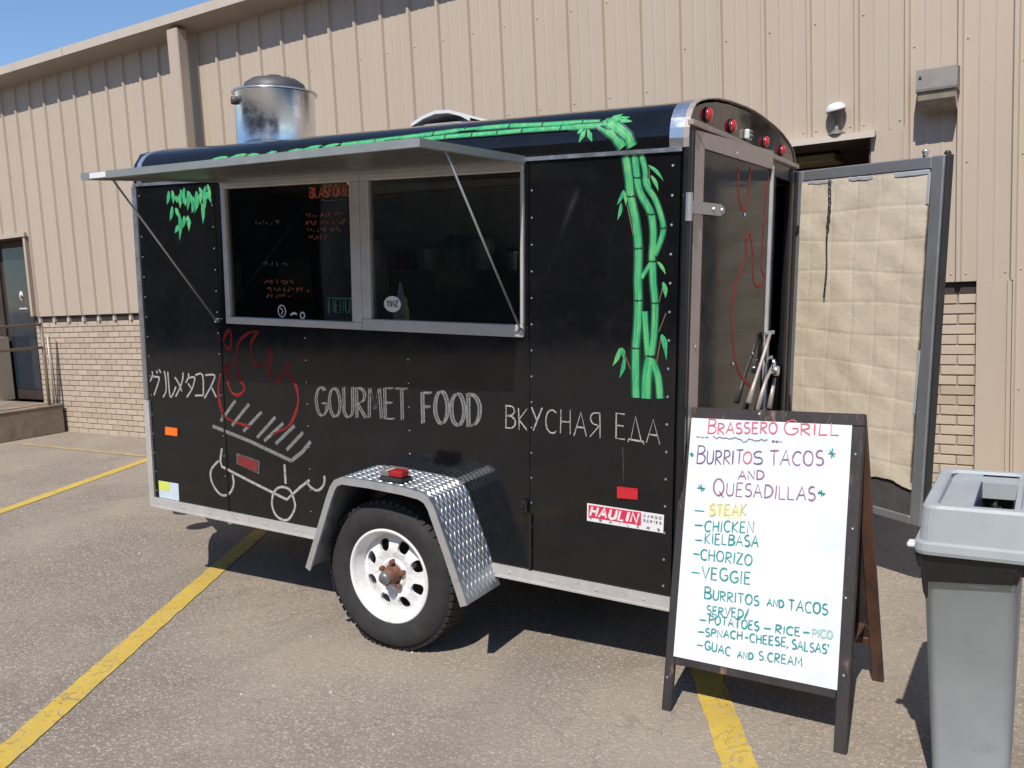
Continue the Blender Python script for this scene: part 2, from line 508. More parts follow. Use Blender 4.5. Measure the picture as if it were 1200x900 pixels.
DATA={"e":[0.9993,-0.0364,0.0],"board":[[0.0082,1.0761],[0.5833,1.0785],[0.5961,0.2056],[0.0192,0.2005],[-0.0155,1.1142],[0.6254,1.1214],[-0.0004,-0.0048],[0.6396,0.0037]],"sign":[["BRASSERO",[0.092,1.022],[0.3493,1.0361],0.0401,"red",1],["GRILL",[0.3724,1.0334],[0.5612,1.0426],0.0395,"red",1],["www.brassero.com",[0.0498,1.0051],[0.3698,1.0234],0.009,"purple",0],["BURRIT",[0.0577,0.9058],[0.231,0.9186],0.0497,"purple",1],["O",[0.2337,0.9202],[0.2648,0.9225],0.0415,"red",0],["S",[0.269,0.9208],[0.3038,0.922],0.0465,"purple",0],["TACOS",[0.3303,0.924],[0.5151,0.9364],0.05,"plum",0],["*",[0.5291,0.961],[0.5535,0.9627],0.0319,"teal",0],["*",[0.0285,0.9328],[0.0445,0.9339],0.0167,"teal",0],["AND",[0.2199,0.8635],[0.3139,0.8713],0.0301,"plum",0],["QUESADILLAS",[0.1306,0.7985],[0.4944,0.8132],0.0458,"plum",1],["*",[0.0679,0.8049],[0.0993,0.8078],0.0301,"teal",0],["*",[0.5027,0.8299],[0.5286,0.831],0.0214,"teal",0],["STEAK",[0.1223,0.722],[0.2596,0.7365],0.0403,"yellow",0],["-",[0.0617,0.719],[0.1011,0.7197],0.0339,"teal",0],["CHICKEN",[0.1078,0.6617],[0.2904,0.6809],0.0376,"teal",0],["-",[0.066,0.665],[0.0981,0.6673],0.0338,"teal",0],["KIELBASA",[0.1111,0.6197],[0.3091,0.6311],0.0374,"teal",0],["-",[0.0738,0.6118],[0.1023,0.614],0.0336,"teal",0],["CHORIZO",[0.1009,0.5606],[0.2904,0.5633],0.0385,"teal",0],["-",[0.0709,0.5567],[0.0965,0.5575],0.0429,"teal",0],["VEGGIE",[0.1105,0.4952],[0.2907,0.4971],0.0424,"teal",0],["-",[0.0696,0.4919],[0.1017,0.4922],0.0427,"teal",0],["BURRITOS",[0.1252,0.4234],[0.325,0.4301],0.0336,"teal",1],["AND",[0.354,0.4348],[0.4115,0.436],0.0242,"teal",0],["TACOS",[0.428,0.4322],[0.5581,0.4362],0.0359,"teal",0],["SERVED/",[0.1383,0.3706],[0.2904,0.381],0.0292,"teal",0],["-",[0.1124,0.3325],[0.1393,0.3346],0.0301,"teal",0],["POTATOES",[0.1497,0.3389],[0.3308,0.3455],0.0291,"teal",0],["-",[0.3476,0.3444],[0.3739,0.3467],0.029,"teal",0],["RICE",[0.3887,0.3477],[0.4731,0.3523],0.0279,"teal",0],["-",[0.481,0.3538],[0.5045,0.3556],0.0282,"teal",0],["PICO",[0.5123,0.3562],[0.5778,0.3618],0.0257,"palegreen",0],["-",[0.1088,0.2872],[0.1356,0.2903],0.03,"teal",0],["SPNACH",[0.1399,0.2927],[0.2744,0.3053],0.0266,"teal",0],["-CHEESE,",[0.2833,0.3004],[0.4359,0.3083],0.0284,"teal",0],["SALSAS'",[0.4481,0.3051],[0.5693,0.3099],0.0298,"teal",0],["-",[0.1105,0.2421],[0.1356,0.2442],0.0299,"teal",0],["GUAC",[0.1407,0.2477],[0.2361,0.2409],0.0289,"teal",0],["AND",[0.2621,0.2393],[0.3169,0.2433],0.0227,"teal",0],["S.CREAM",[0.3375,0.2473],[0.4848,0.253],0.0296,"teal",0]],"stems":[[[[2.7491,2.0818],[2.764,2.0012],[2.772,1.933],[2.794,1.8394],[2.8059,1.7457],[2.8065,1.6263],[2.8097,1.5503],[2.8082,1.4513],[2.8029,1.3707],[2.8041,1.2735],[2.8079,1.1822]],0.0404,[[2.7737,1.9329],[2.8042,1.7426],[2.8097,1.5503],[2.8046,1.3708]]],[[[2.7846,2.0828],[2.7956,1.9997],[2.8087,1.944],[2.8499,1.875],[2.8609,1.8255],[2.8639,1.7761],[2.8606,1.7142],[2.8618,1.6924],[2.8668,1.6143],[2.8754,1.5422],[2.8754,1.4664],[2.8718,1.3995],[2.8646,1.3448]],0.0338,[[2.7976,1.9996],[2.855,1.8657],[2.8614,1.6955],[2.8754,1.5422],[2.8646,1.3448]]],[[[2.8112,2.0812],[2.827,2.0226],[2.8313,1.9737],[2.8687,1.9173],[2.8965,1.8432],[2.9008,1.8002],[2.8855,1.7512],[2.8698,1.7172]],0.0263,[[2.9004,1.8155]]],[[[2.8352,1.5096],[2.8426,1.427],[2.8511,1.3441]],0.0301,[]],[[[2.8614,1.3382],[2.8494,1.2633],[2.8477,1.182]],0.0494,[]],[[[2.8684,1.3257],[2.8932,1.2662],[2.9034,1.1863]],0.0353,[]],[[[2.8572,1.6893],[2.8206,1.6327]],0.0212,[]]],"leaves":[[[2.8826,1.6924],[2.9142,1.6468],0.0164],[[2.905,1.6179],[2.9162,1.5619],0.0235],[[2.9029,1.4262],[2.9272,1.3766],0.0188],[[2.9014,1.4198],[2.925,1.332],0.0188],[[2.7407,1.3677],[2.7103,1.2973],0.0235],[[2.746,1.368],[2.7536,1.3292],0.0235],[[2.7577,1.3327],[2.7391,1.253],0.0212],[[2.8398,2.0402],[2.8985,1.9829],0.0164],[[2.8504,2.0033],[2.8798,1.9473],0.0179],[[2.8308,1.9981],[2.8515,1.9545],0.0141],[[2.7445,1.9557],[2.7181,1.9038],0.0188],[[2.7351,1.9095],[2.7211,1.8473],0.0179],[[2.7446,1.9526],[2.754,1.8995],0.0164],[[2.7987,1.9443],[2.8087,1.944],0.0047],[[0.2651,2.0502],[0.2466,1.9828],0.0216],[[0.2881,2.051],[0.2929,1.9855],0.0216],[[0.3395,2.0304],[0.3416,1.9628],0.0216],[[0.4031,2.0448],[0.3956,1.9486],0.0216],[[0.4643,2.0407],[0.4662,1.9841],0.0216],[[0.4778,2.0253],[0.444,1.9346],0.0216],[[0.5129,2.0405],[0.5184,1.9492],0.0216],[[0.5002,1.983],[0.5014,1.883],0.0216],[[0.5343,2.0355],[0.5274,1.9903],0.0216],[[0.2842,1.9731],[0.2616,1.9011],0.0216],[[0.3089,1.9638],[0.3266,1.9166],0.0216],[[0.3321,1.9377],[0.3237,1.8014],0.0216],[[0.321,1.8784],[0.2925,1.8405],0.0216],[[0.3687,1.924],[0.3511,1.8608],0.0216],[[0.3936,1.9233],[0.3977,1.8472],0.0216],[[0.3802,1.911],[0.418,1.8848],0.0216],[[0.4386,1.9933],[0.4256,1.9351],0.0216],[[0.3137,2.023],[0.3235,1.9888],0.0216],[[0.3701,2.0209],[0.3848,1.9699],0.0216]],"twigs":[[[2.9053,1.6054],[2.8919,1.5457]],[[2.8927,1.4353],[2.9195,1.5056]],[[2.903,1.4231],[2.887,1.3203]],[[2.7459,1.3712],[2.7838,1.2901]],[[2.8431,2.04],[2.8444,1.9792]],[[2.759,1.9025],[2.7847,1.7928]]],"cstems":[[[[2.6352,0.0213,2.2122],[2.5522,0.0254,2.2175],[2.4048,0.0281,2.221],[2.2373,0.0342,2.2294],[2.0187,0.0354,2.2305],[1.8696,0.0299,2.2233],[1.6959,0.0252,2.2172],[1.3859,0.018,2.2079]],0.0235,[[2.5626,0.0261,2.2183],[2.3894,0.0291,2.2223],[2.2378,0.0332,2.2276],[2.0274,0.0347,2.2298],[1.8741,0.0296,2.223],[1.5733,0.0231,2.2144]]],[[[2.6504,0.0111,2.1973],[2.4756,0.0123,2.201],[2.31,0.0148,2.2037],[2.1818,0.0142,2.2029],[1.9644,0.0156,2.2047],[1.8074,0.0124,2.2012],[1.6287,0.011,2.1987]],0.0235,[[2.4756,0.0123,2.201],[2.306,0.0151,2.204],[2.1924,0.0164,2.2057],[2.0726,0.015,2.204],[1.9424,0.0169,2.2064]]],[[[2.6377,0.0159,2.2051],[2.674,0.0049,2.1794],[2.7112,-0.0012,2.1515],[2.739,-0.0011,2.1099]],0.0376,[]],[[[2.6531,0.0202,2.2107],[2.7065,0.0085,2.1898],[2.7586,-0.0014,2.1482],[2.7759,-0.0012,2.1106]],0.0376,[]]],"cleaves":[[[2.5848,0.0072,2.1861],[2.5624,-0.0022,2.1397]],[[2.593,0.007,2.1855],[2.6153,-0.0022,2.1393]],[[2.5745,0.0086,2.1902],[2.5527,0.0025,2.1722]],[[2.7527,0.0267,2.2192],[2.6578,0.0251,2.2171]],[[2.7689,0.0123,2.2008],[2.6779,0.0264,2.2188]],[[2.7193,0.0413,2.2345],[2.6661,0.022,2.213]],[[0.5693,0.0072,2.186],[0.6896,0.0105,2.1956]],[[0.7026,0.0088,2.1907],[0.8137,0.0122,2.2005]],[[0.8149,0.0107,2.1963],[0.9056,0.0088,2.1908]],[[0.9379,0.0096,2.1929],[1.0061,0.0122,2.2007]],[[1.0519,0.0085,2.1899],[1.168,0.0139,2.2025]],[[1.1734,0.0136,2.2021],[1.2742,0.0209,2.2116]],[[1.2797,0.0144,2.2031],[1.3781,0.0216,2.2125]],[[1.3859,0.018,2.2079],[1.5043,0.0208,2.2115]],[[1.1406,0.0094,2.1923],[1.2666,0.0119,2.1999]]],"flame":[[[0.6425,1.1875],[0.5832,1.1437],[0.5522,1.0485],[0.5697,0.9444],[0.6238,0.9022],[0.7658,0.8802]],[[0.6341,1.1813],[0.6207,1.0998],[0.6492,1.0439],[0.6965,1.0359],[0.7383,1.0733],[0.702,1.1224],[0.6884,1.2072],[0.7132,1.2993],[0.7785,1.347],[0.8483,1.3608]],[[0.8483,1.3608],[0.799,1.3031],[0.802,1.2247],[0.8459,1.1878],[0.9008,1.2189],[0.9259,1.2645],[0.9045,1.2856]],[[0.9045,1.2856],[0.9328,1.2538],[0.9134,1.1751],[0.9333,1.1261],[0.9705,1.123],[1.0026,1.1694],[1.0267,1.2093],[1.0557,1.2055]],[[1.0326,1.1822],[1.08,1.1084],[1.0908,1.0322],[1.0657,0.9637],[1.0186,0.9037],[0.9189,0.8604]],[[0.6019,1.3],[0.6375,1.3528],[0.661,1.348],[0.6474,1.2621],[0.6092,1.2889]]],"bars":[[[0.5578,0.8904],[0.6707,1.005]],[[0.6381,0.8742],[0.7649,0.9952]],[[0.7168,0.8524],[0.8483,0.962]],[[0.8097,0.8291],[0.9385,0.9437]],[[0.8585,0.8179],[0.9896,0.9179]],[[0.9344,0.8108],[1.0632,0.9134]],[[1.0053,0.7875],[1.1158,0.885]]],"tray":[[[0.4976,0.8577],[0.7613,0.8046],[1.0324,0.7362]],[[1.0324,0.7362],[1.1084,0.7896],[1.1615,0.8452]],[[0.5563,0.7481],[0.5401,0.6806],[0.5498,0.6518],[0.7489,0.5986],[0.9926,0.5372],[1.0855,0.6123],[1.1457,0.6538]],[[0.9866,0.714],[0.9891,0.6172]]],"wheels":[[[0.5268,0.6791],[0.4694,0.6243],[0.4685,0.5635],[0.515,0.5088],[0.5644,0.5008],[0.6073,0.527],[0.6298,0.5718],[0.6248,0.6189]],[[0.9025,0.5575],[0.9347,0.5872],[0.9731,0.5979],[1.0175,0.5865],[1.042,0.5382],[1.043,0.4982],[1.0028,0.4406],[0.9569,0.4303],[0.9121,0.4506],[0.8917,0.5002],[0.9025,0.5575]],[[1.1236,0.6454],[1.1515,0.6208],[1.187,0.6086],[1.2191,0.6239],[1.2388,0.6543],[1.2402,0.6878]]],"plate":[[0.6614,0.7356],[0.8216,0.7124],[0.8145,0.6441],[0.6579,0.6797]],"vk":[[2.2334,1.0097],[2.6643,1.0146],[2.2336,1.0994],[2.7253,1.0156],[2.9058,1.0106],[2.7239,1.1059]],"gf":[[1.2041,0.9746],[1.7363,1.0015],[1.2104,1.1217],[1.8145,0.9951],[2.1129,1.0057],[1.8173,1.137]],"jp":[[[0.0548,1.1151],[0.0559,1.092],[0.0344,1.061]],[[0.0526,1.0897],[0.0773,1.087],[0.1052,1.0867],[0.1034,1.0656],[0.0591,0.9865]],[[0.0897,1.1214],[0.0965,1.1072]],[[0.112,1.1291],[0.1228,1.1109]],[[0.1514,1.1231],[0.1578,1.0901],[0.1604,1.0485],[0.1542,1.0103],[0.1302,0.9812]],[[0.1787,1.1206],[0.1806,1.0707],[0.1859,0.9875],[0.2118,1.0062],[0.2361,1.0454]],[[0.2962,1.1237],[0.2903,1.0863],[0.2623,1.0348],[0.2286,0.9908]],[[0.2311,1.0948],[0.2586,1.0635],[0.2793,1.0236]],[[0.3375,1.1221],[0.3359,1.1016],[0.3129,1.0713]],[[0.3356,1.0974],[0.3801,1.1044],[0.3785,1.0839],[0.3577,1.0416],[0.3158,0.9953]],[[0.3304,1.0684],[0.3521,1.0453]],[[0.3896,1.1152],[0.4421,1.1205],[0.4398,1.0108]],[[0.3786,1.0082],[0.4429,1.0139]],[[0.4622,1.1198],[0.5307,1.1241],[0.5044,1.0721],[0.4476,0.9992]],[[0.5035,1.06],[0.5342,1.0118]]],"haulin":[[2.6099,0.7433],[2.9469,0.7412],[2.9409,0.6683],[2.6096,0.6711]],"haulred":[[2.6163,0.7369],[2.8465,0.7368],[2.8458,0.6841],[2.6169,0.6845]],"sticker":[[0.0135,0.5169],[0.2182,0.5189],[0.2162,0.4105],[0.0033,0.4004]],"amber":[[0.1426,0.8228],[0.2359,0.8223],[0.2326,0.7806],[0.139,0.7807]],"redm":[[2.739,0.8275],[2.8238,0.8299],[2.8246,0.7878],[2.7397,0.7832]],"ldoor_u":[0.1233,0.9924],"dflame":[[[0.4455,2.0595],[0.4513,1.9709],[0.4773,1.9199],[0.5188,1.8991],[0.5487,1.9462],[0.5592,2.0078],[0.5629,2.0764]],[[0.7665,2.0614],[0.7509,1.957],[0.7348,1.8365],[0.7363,1.7158],[0.7302,1.6673],[0.7687,1.6179],[0.7055,1.5866],[0.6491,1.612],[0.6285,1.7155]],[[0.5559,1.7153],[0.5502,1.7773],[0.5779,1.8089],[0.6057,1.7782],[0.6327,1.7155]],[[0.5559,1.7153],[0.4562,1.6004],[0.423,1.4863],[0.4465,1.3687],[0.4953,1.2621],[0.5724,1.1979],[0.7063,1.1371]]],"handles":[[[0.7934,1.3805],[0.7545,1.3206],[0.6369,1.1825],[0.5712,1.0961]],[[0.8656,1.2432],[0.7692,1.1762],[0.6707,1.0537]],[[0.8731,1.1735],[0.8172,1.0421]]],"lamp_pts":[[0.2095,2.2375],[0.5311,2.2317],[0.7612,2.2288],[1.0411,2.2319],[1.3594,2.2355]]}
# ------------------------------------------------------------------ hand-written stroke letters (unit box, x right, y up)
def arc(cx, cy, rx, ry, a0, a1, n=10):
    return [(cx + rx * math.cos(math.radians(a0 + (a1 - a0) * i / n)), cy + ry * math.sin(math.radians(a0 + (a1 - a0) * i / n))) for i in range(n + 1)]
G = {
 'A': (.75, [[(0, 0), (.38, 1), (.75, 0)], [(.13, .36), (.62, .36)]]),
 'B': (.68, [[(0.04, 0), (.04, 1)], [(.0, .97)] + arc(.25, .77, .36, .21, 80, -80) + [(.1, .54)], [(.1, .54)] + arc(.28, .27, .40, .26, 80, -80) + [(0, .02)]]),
 'C': (.7, [arc(.42, .5, .40, .5, 50, 310, 14)]),
 'D': (.72, [[(.04, 0), (.04, 1)], [(-.02, 1)] + arc(.2, .5, .5, .49, 80, -80, 12) + [(-.02, 0)]]),
 'E': (.6, [[(.55, 1), (.04, 1), (.04, 0), (.58, 0)], [(.04, .52), (.48, .52)]]),
 'F': (.58, [[(.56, 1), (.04, 1), (.04, 0)], [(.04, .55), (.46, .55)]]),
 'G': (.76, [arc(.42, .5, .40, .5, 50, 330, 14) + [(.76, .44), (.45, .44)]]),
 'H': (.68, [[(.04, 0), (.04, 1)], [(.64, 0), (.64, 1)], [(.04, .5), (.64, .5)]]),
 'I': (.16, [[(.08, 0), (.08, 1)]]),
 'K': (.66, [[(.04, 0), (.04, 1)], [(.6, 1), (.06, .46), (.64, 0)]]),
 'L': (.56, [[(.04, 1), (.04, 0), (.55, 0)]]),
 'M': (.86, [[(.02, 0), (.1, 1), (.43, .3), (.76, 1), (.84, 0)]]),
 'N': (.7, [[(.04, 0), (.04, 1), (.64, 0), (.64, 1)]]),
 'O': (.78, [arc(.39, .5, .38, .5, 90, 450, 18)]),
 'P': (.64, [[(.04, 0), (.04, 1)], [(-.02, .98)] + arc(.24, .74, .38, .25, 80, -80) + [(.04, .48)]]),
 'Q': (.8, [arc(.39, .5, .38, .5, 90, 450, 18), [(.45, .25), (.78, -.08)]]),
 'R': (.66, [[(.04, 0), (.04, 1)], [(-.02, .98)] + arc(.24, .75, .36, .24, 80, -80) + [(.06, .5), (.64, 0)]]),
 'S': (.6, [arc(.32, .75, .28, .25, 50, 250, 9) + arc(.3, .26, .3, .26, 80, -140, 10)]),
 'T': (.7, [[(0, 1), (.7, 1)], [(.35, 1), (.35, 0)]]),
 'U': (.7, [[(.04, 1), (.04, .3)] + arc(.35, .28, .31, .28, 180, 360, 8) + [(.66, 1)]]),
 'V': (.7, [[(0, 1), (.35, 0), (.7, 1)]]),
 'W': (.95, [[(0, 1), (.22, 0), (.47, .8), (.72, 0), (.95, 1)]]),
 'Y': (.7, [[(0, 1), (.36, .5)], [(.72, 1), (.36, .5), (.33, 0)]]),
 'Z': (.66, [[(.02, 1), (.64, 1), (.02, 0), (.66, 0)]]),
 'w': (.8, [[(0, .7), (.2, 0), (.4, .6), (.6, 0), (.8, .7)]]),
 '.': (.14, [[(.04, 0), (.1, .03)]]),
 ',': (.16, [[(.1, .1), (.02, -.18)]]),
 '-': (.5, [[(.02, .45), (.5, .45)]]),
 '/': (.45, [[(0, -.1), (.45, 1.1)]]),
 "'": (.12, [[(.06, 1.05), (.04, .75)]]),
 '*': (.8, [[(.0, .5), (.8, .45)], [(.4, 1), (.4, 0)], [(.12, .85), (.68, .12)]]),
 ' ': (.45, []),
 'К': (.66, [[(.04, 0), (.04, 1)], [(.6, 1), (.06, .46), (.64, 0)]]),
 'У': (.7, [[(.02, 1), (.36, .42)], [(.7, 1), (.36, .42), (.12, 0)]]),
 'Я': (.66, [[(.62, 0), (.62, 1)], [(.64, .98)] + [(.66 - x, y) for x, y in arc(.24, .75, .36, .24, 80, -80)] + [(.6, .5), (.02, 0)]]),
 'Д': (.85, [[(-.02, -.06), (.0, .04), (.87, .04), (.88, -.06)], [(.12, .04), (.42, 1), (.74, .04)]]),
}
for a, b in zip('ВСНАЕ', 'BCHAE'): G[a] = G[b]
for ch in 'brasseo': pass
for ch in 'abcdeghilmnopqrstuvyz':
    if ch.upper() in G: G.setdefault(ch, (G[ch.upper()][0] * .8, [[(x * .8, y * .72) for x, y in st] for st in G[ch.upper()][1]]))

def write(mb, txt, a, b, h, w, P, jit=.03, big=False, gap=.2, slant=0.0, seed=1, double=0):
    """strokes of txt from plane point a to plane point b; P(x, y) -> 3D point; returns nothing"""
    rnd = random.Random(seed)
    adv = []
    for i, ch in enumerate(txt):
        adv.append(G[ch][0] * (1.25 if big and i == 0 else 1) + gap)
    tot = sum(adv) - gap
    ax, ay = a; bx, by = b
    L = math.hypot(bx - ax, by - ay)
    ux, uy = (bx - ax) / L, (by - ay) / L
    sx = L / tot
    x = 0
    nrm = (P(1, 0) - P(0, 0)).cross(P(0, 1) - P(0, 0)).normalized()
    for i, ch in enumerate(txt):
        k = 1.32 if big and i == 0 else 1
        hh = h * k * (1 + rnd.uniform(-jit, jit) * 1.5)
        dy = rnd.uniform(-jit, jit) * h
        rot = rnd.uniform(-jit, jit) * 1.2
        for st in G[ch][1]:
            pts = []
            for (px, py) in st:
                px = px * (1.25 if big and i == 0 else 1)
                gx = (x + px + rot * py) * sx + py * hh * slant
                gy = py * hh + dy + rot * px * sx * .4
                pts.append((ax + ux * gx - uy * gy * 0, ay + uy * gx + gy))
            Q = [P(px + rnd.uniform(-1, 1) * h * jit * .35, py + rnd.uniform(-1, 1) * h * jit * .35) for px, py in pts]
            if len(Q) == 2:
                Q = [Q[0], Q[0].lerp(Q[1], .5) + (P(rnd.uniform(-1, 1), rnd.uniform(-1, 1)) - P(0, 0)) * h * jit * .4, Q[1]]
            if double:
                for o in (-double, double):
                    off = (P(1, .35) - P(0, 0)) * o
                    mb.ribbon([q + off for q in Q], w, nrm)
            else:
                f_ = rnd.uniform(.8, 1.15); mb.ribbon(Q, [w * f_ * rnd.uniform(.7, 1.2) * (.75 if i_ in (0, len(Q) - 1) else 1) for i_ in range(len(Q))], nrm)
        x += adv[i]
# ================================================================== SETTING: ground
def struct(name, mb, mats, parent=None):
    o = mb.build(name, mats, parent)
    if parent is None: o['kind'] = 'structure'
    return o

g = MB(); g.add([(-400, -400, 0), (400, -400, 0), (400, 400, 0), (-400, 400, 0)], [(0, 1, 2, 3)])
struct('ground', g, M['asphalt'])

def line_strip(a, b, w, name='parking_line', mat='yellow', seed=1):
    """painted line with slightly uneven edges, 4 mm above the asphalt"""
    rnd = random.Random(seed)
    a = Vector(a); b = Vector(b); d = (b - a); n = int(d.length / .06); d.normalize(); q = Vector((-d.y, d.x))
    mb = MB(); vs = []
    for i in range(n + 1):
        p = a + (b - a) * i / n
        e = [rnd.uniform(-.004, .004) for _ in (0, 1)]
        l = p + q * (w / 2 + e[0]); r = p - q * (w / 2 + e[1])
        vs += [(l.x, l.y, .004), (r.x, r.y, .004)]
    fs = [(2 * i, 2 * i + 1, 2 * i + 3, 2 * i + 2) for i in range(n)]
    mb.add(vs, fs)
    o = mb.build(name, M[mat]); o['kind'] = 'structure'
    return o
line_strip((1.75, -5.82), (-1.05, -.86), .115, seed=1)
line_strip((-1.4, -5.9), (-3.42, -.86), .115, seed=2)
line_strip((5.0, -6.55), (2.25, -1.42), .115, seed=3)
line_strip((-6.1, -4.6), (-7.6, -1.8), .115, seed=4)
line_strip((-5.9, -.80), (2.4, -.80), .07, mat='yellow_faded', seed=5)

# loose pale stones and litter on the asphalt: nobody could count them
mb = MB()
rnd = random.Random(11)
for i in range(420):
    x, y = rnd.uniform(-7, 5), rnd.uniform(-6.0, -.2)
    s = rnd.choice([.004, .005, .007, .009]) * rnd.uniform(.7, 1.3)
    a = rnd.uniform(0, PI)
    vs = [(x + s * math.cos(a + k * PI / 2) * rnd.uniform(.6, 1.2), y + s * math.sin(a + k * PI / 2) * rnd.uniform(.6, 1.2), .0) for k in range(4)] + [(x, y, s * .8)]
    mb.add(vs, [(0, 1, 4), (1, 2, 4), (2, 3, 4), (3, 0, 4)])
o = mb.build('loose_gravel', M['pebble'])
tag(o, 'small pale stones scattered over the asphalt', 'gravel', kind='stuff')

# ================================================================== THE BUILDING
SOF = 4.268
bld = empty('building', (-1.5, 0, 0))
tag(bld, 'long tan metal-sided building with a painted brick base behind the black trailer', 'building')
def bpart(mb, name, mats, parent=None):
    """geometry is written in world coordinates; the building's base sits at x=-1.5"""
    mb.v = [(x + 1.5, y, z) for x, y, z in mb.v]
    return mb.build(name, mats, parent or bld)

U0, DU = -6.869, .3048
DOORL = (-9.2, -6.70, 2.46)          # recessed entrance at the left (x0, x1, top)
DOORR = (1.95, 3.272, 2.43)          # recessed doorway behind the trailer's open door
BR_TOP = 1.378

def profile(w):
    """one sheet from the middle of its left rib to the middle of the next"""
    return [(0.0, -.026), (.011, -.026), (.021, 0.0), (.1, 0.0), (.108, -.003), (.118, -.003), (.126, 0), (.19, 0), (.198, -.003), (.208, -.003), (.216, 0),
            (w - .021, 0.0), (w - .011, -.026), (w, -.026)]
pan_cache = {}
def panel_mesh(z0, z1):
    key = (round(z0, 3), round(z1, 3))
    if key not in pan_cache:
        pr = profile(DU); mb = MB(); n = len(pr)
        vs = [(x, y - .03, z0) for x, y in pr] + [(x, y - .03, z1) for x, y in pr]
        vs += [(x, y - .029, z0) for x, y in pr] 
        fs = [(i, i + 1, n + i + 1, n + i) for i in range(n - 1)] + [(i, 2 * n + i, 2 * n + i + 1, i + 1) for i in range(n - 1)]
        mb.add(vs, fs)
        # screw heads
        for zz in [z0 + .05, z0 + .75, z0 + 1.5, z0 + 2.2, z0 + 2.75]:
            if zz < z1 - .03:
                for xx in (.042,) + ((.262,) if zz < z0 + .1 else ()):
                    mb.lathe([(.008, 0), (.006, .005), (0, .006)], 6, Matrix.Translation((xx, -.03, zz)) @ Matrix.Rotation(PI / 2, 4, 'X'))
        pan_cache[key] = mb.mesh('wall_panel', M['siding'])
    return pan_cache[key]
k0, k1 = -24, 60
for k in range(k0, k1):
    x = U0 + k * DU
    z0 = 1.455
    if DOORL[0] - .02 < x + DU * .5 < DOORL[1]: z0 = DOORL[2] + .0
    if DOORR[0] < x + DU * .5 < DOORR[1] + .09: z0 = DOORR[2] + .03
    if x > 3.7: z0 = .02
    if k == 35: z0 = 1.455
    o = link(panel_mesh(z0, SOF + .02), 'wall_panel', bld, (x + 1.5, 0, 0))
# flat jamb flashing down the right end of the brick, and at the left entrance
mb = MB(); mb.box(3.903, 4.0755, -.034, .015, .02, 1.4548); mb.box(4.0755, 4.1, -.050, .015, .02, 1.4548)
bpart(mb, 'corner_flashing', M['siding'])
mb = MB(); mb.box(3.275, 3.473, -.031, .014, 1.455, DOORR[2] + .032); mb.box(3.473, 3.4935, -.0555, .014, 1.455, DOORR[2] + .033)
bpart(mb, 'jamb_panel', M['siding'])
mb = MB(); mb.box(DOORL[1] - .012, DOORL[1] + .035, -.05, .25, 1.462, DOORL[2])
mb.box(DOORL[0], DOORL[1] + .06, -.066, -.034, DOORL[2] - .0, DOORL[2] + .05)
bpart(mb, 'entrance_flashing', M['siding'])

# masonry core behind everything
mb = MB()
for a, b, z in ((-14, DOORL[0], SOF), (DOORL[1] + .004, DOORR[0], SOF), (DOORR[1] + .004, 11, SOF)):
    mb.box(a, b, .005, .3, 0, z)
mb.box(DOORL[0], DOORL[1] + .004, .005, .3, DOORL[2], SOF)
mb.box(DOORR[0], DOORR[1] + .004, .005, .3, DOORR[2], SOF)
bpart(mb, 'wall_core', M['mortar'])

# bricks: the nearest ones singly, the rest joined
BW, BH, CO, DJ = .190, .056, .0661, .2
bcache = {}
def brick_mesh(w):
    w = round(w, 3)
    if w not in bcache:
        mb = MB(); mb.bbox(0, w, 0, .02, 0, BH, .002); bcache[w] = mb.mesh('brick', M['brick'])
    return bcache[w]
rest = MB()
cnt = 0
rnd = random.Random(3)
def in_single(x): return x > 3.29 or (-6.7 < x < -4.75)
for r in range(21):
    z = BR_TOP - (r + 1) * CO + .004
    off = (r % 2) * .1
    x = -14.0 + off
    while x < 3.9:
        xa, xb = x, x + BW
        x += DJ
        for lo, hi in ((-14.2, DOORL[0]), (DOORL[1], DOORR[0]), (DOORR[1] + .01, 3.9)):
            a, b = max(xa, lo), min(xb, hi)
            if b - a < .03: continue
            y = -.004 + rnd.uniform(-.0018, .0018)
            if in_single(a) and cnt < 296:
                link(brick_mesh(b - a), 'brick', bld, (a + 1.5, y, z)); cnt += 1
            else:
                rest.box(a, b, y, y + .02, z, z + BH)
o = bpart(rest, 'brickwork', M['brick']); o['kind'] = 'stuff'
# closures between the rib ends and the top of the brick
mb = MB()
for k in range(k0, 35):
    x = U0 + k * DU
    if DOORL[0] < x < DOORL[1] or DOORR[0] < x < DOORR[1]: continue
    vs = []
    for zz, h in ((1.453, .013), (1.378, .019)):
        vs += [(x - h, -.030, zz), (x + h, -.030, zz), (x + h, .011, zz), (x - h, .011, zz)]
    mb.add(vs, [(0, 1, 2, 3), (4, 5, 6, 7), (0, 1, 5, 4), (1, 2, 6, 5), (3, 0, 4, 7)])
o = bpart(mb, 'rib_closure', M['fascia']); o['kind'] = 'stuff'

mb = MB(); mb.box(-14.2, DOORL[0], .001, .0045, 1.372, 1.47); mb.box(DOORL[1] + .005, DOORR[0], .001, .0045, 1.372, 1.47); mb.box(DOORR[1] + .005, 3.9, .001, .0045, 1.372, 1.47)  # dark strips that paint in the shade below the sheet ends
bpart(mb, 'gap_shade', M['dark_door'])
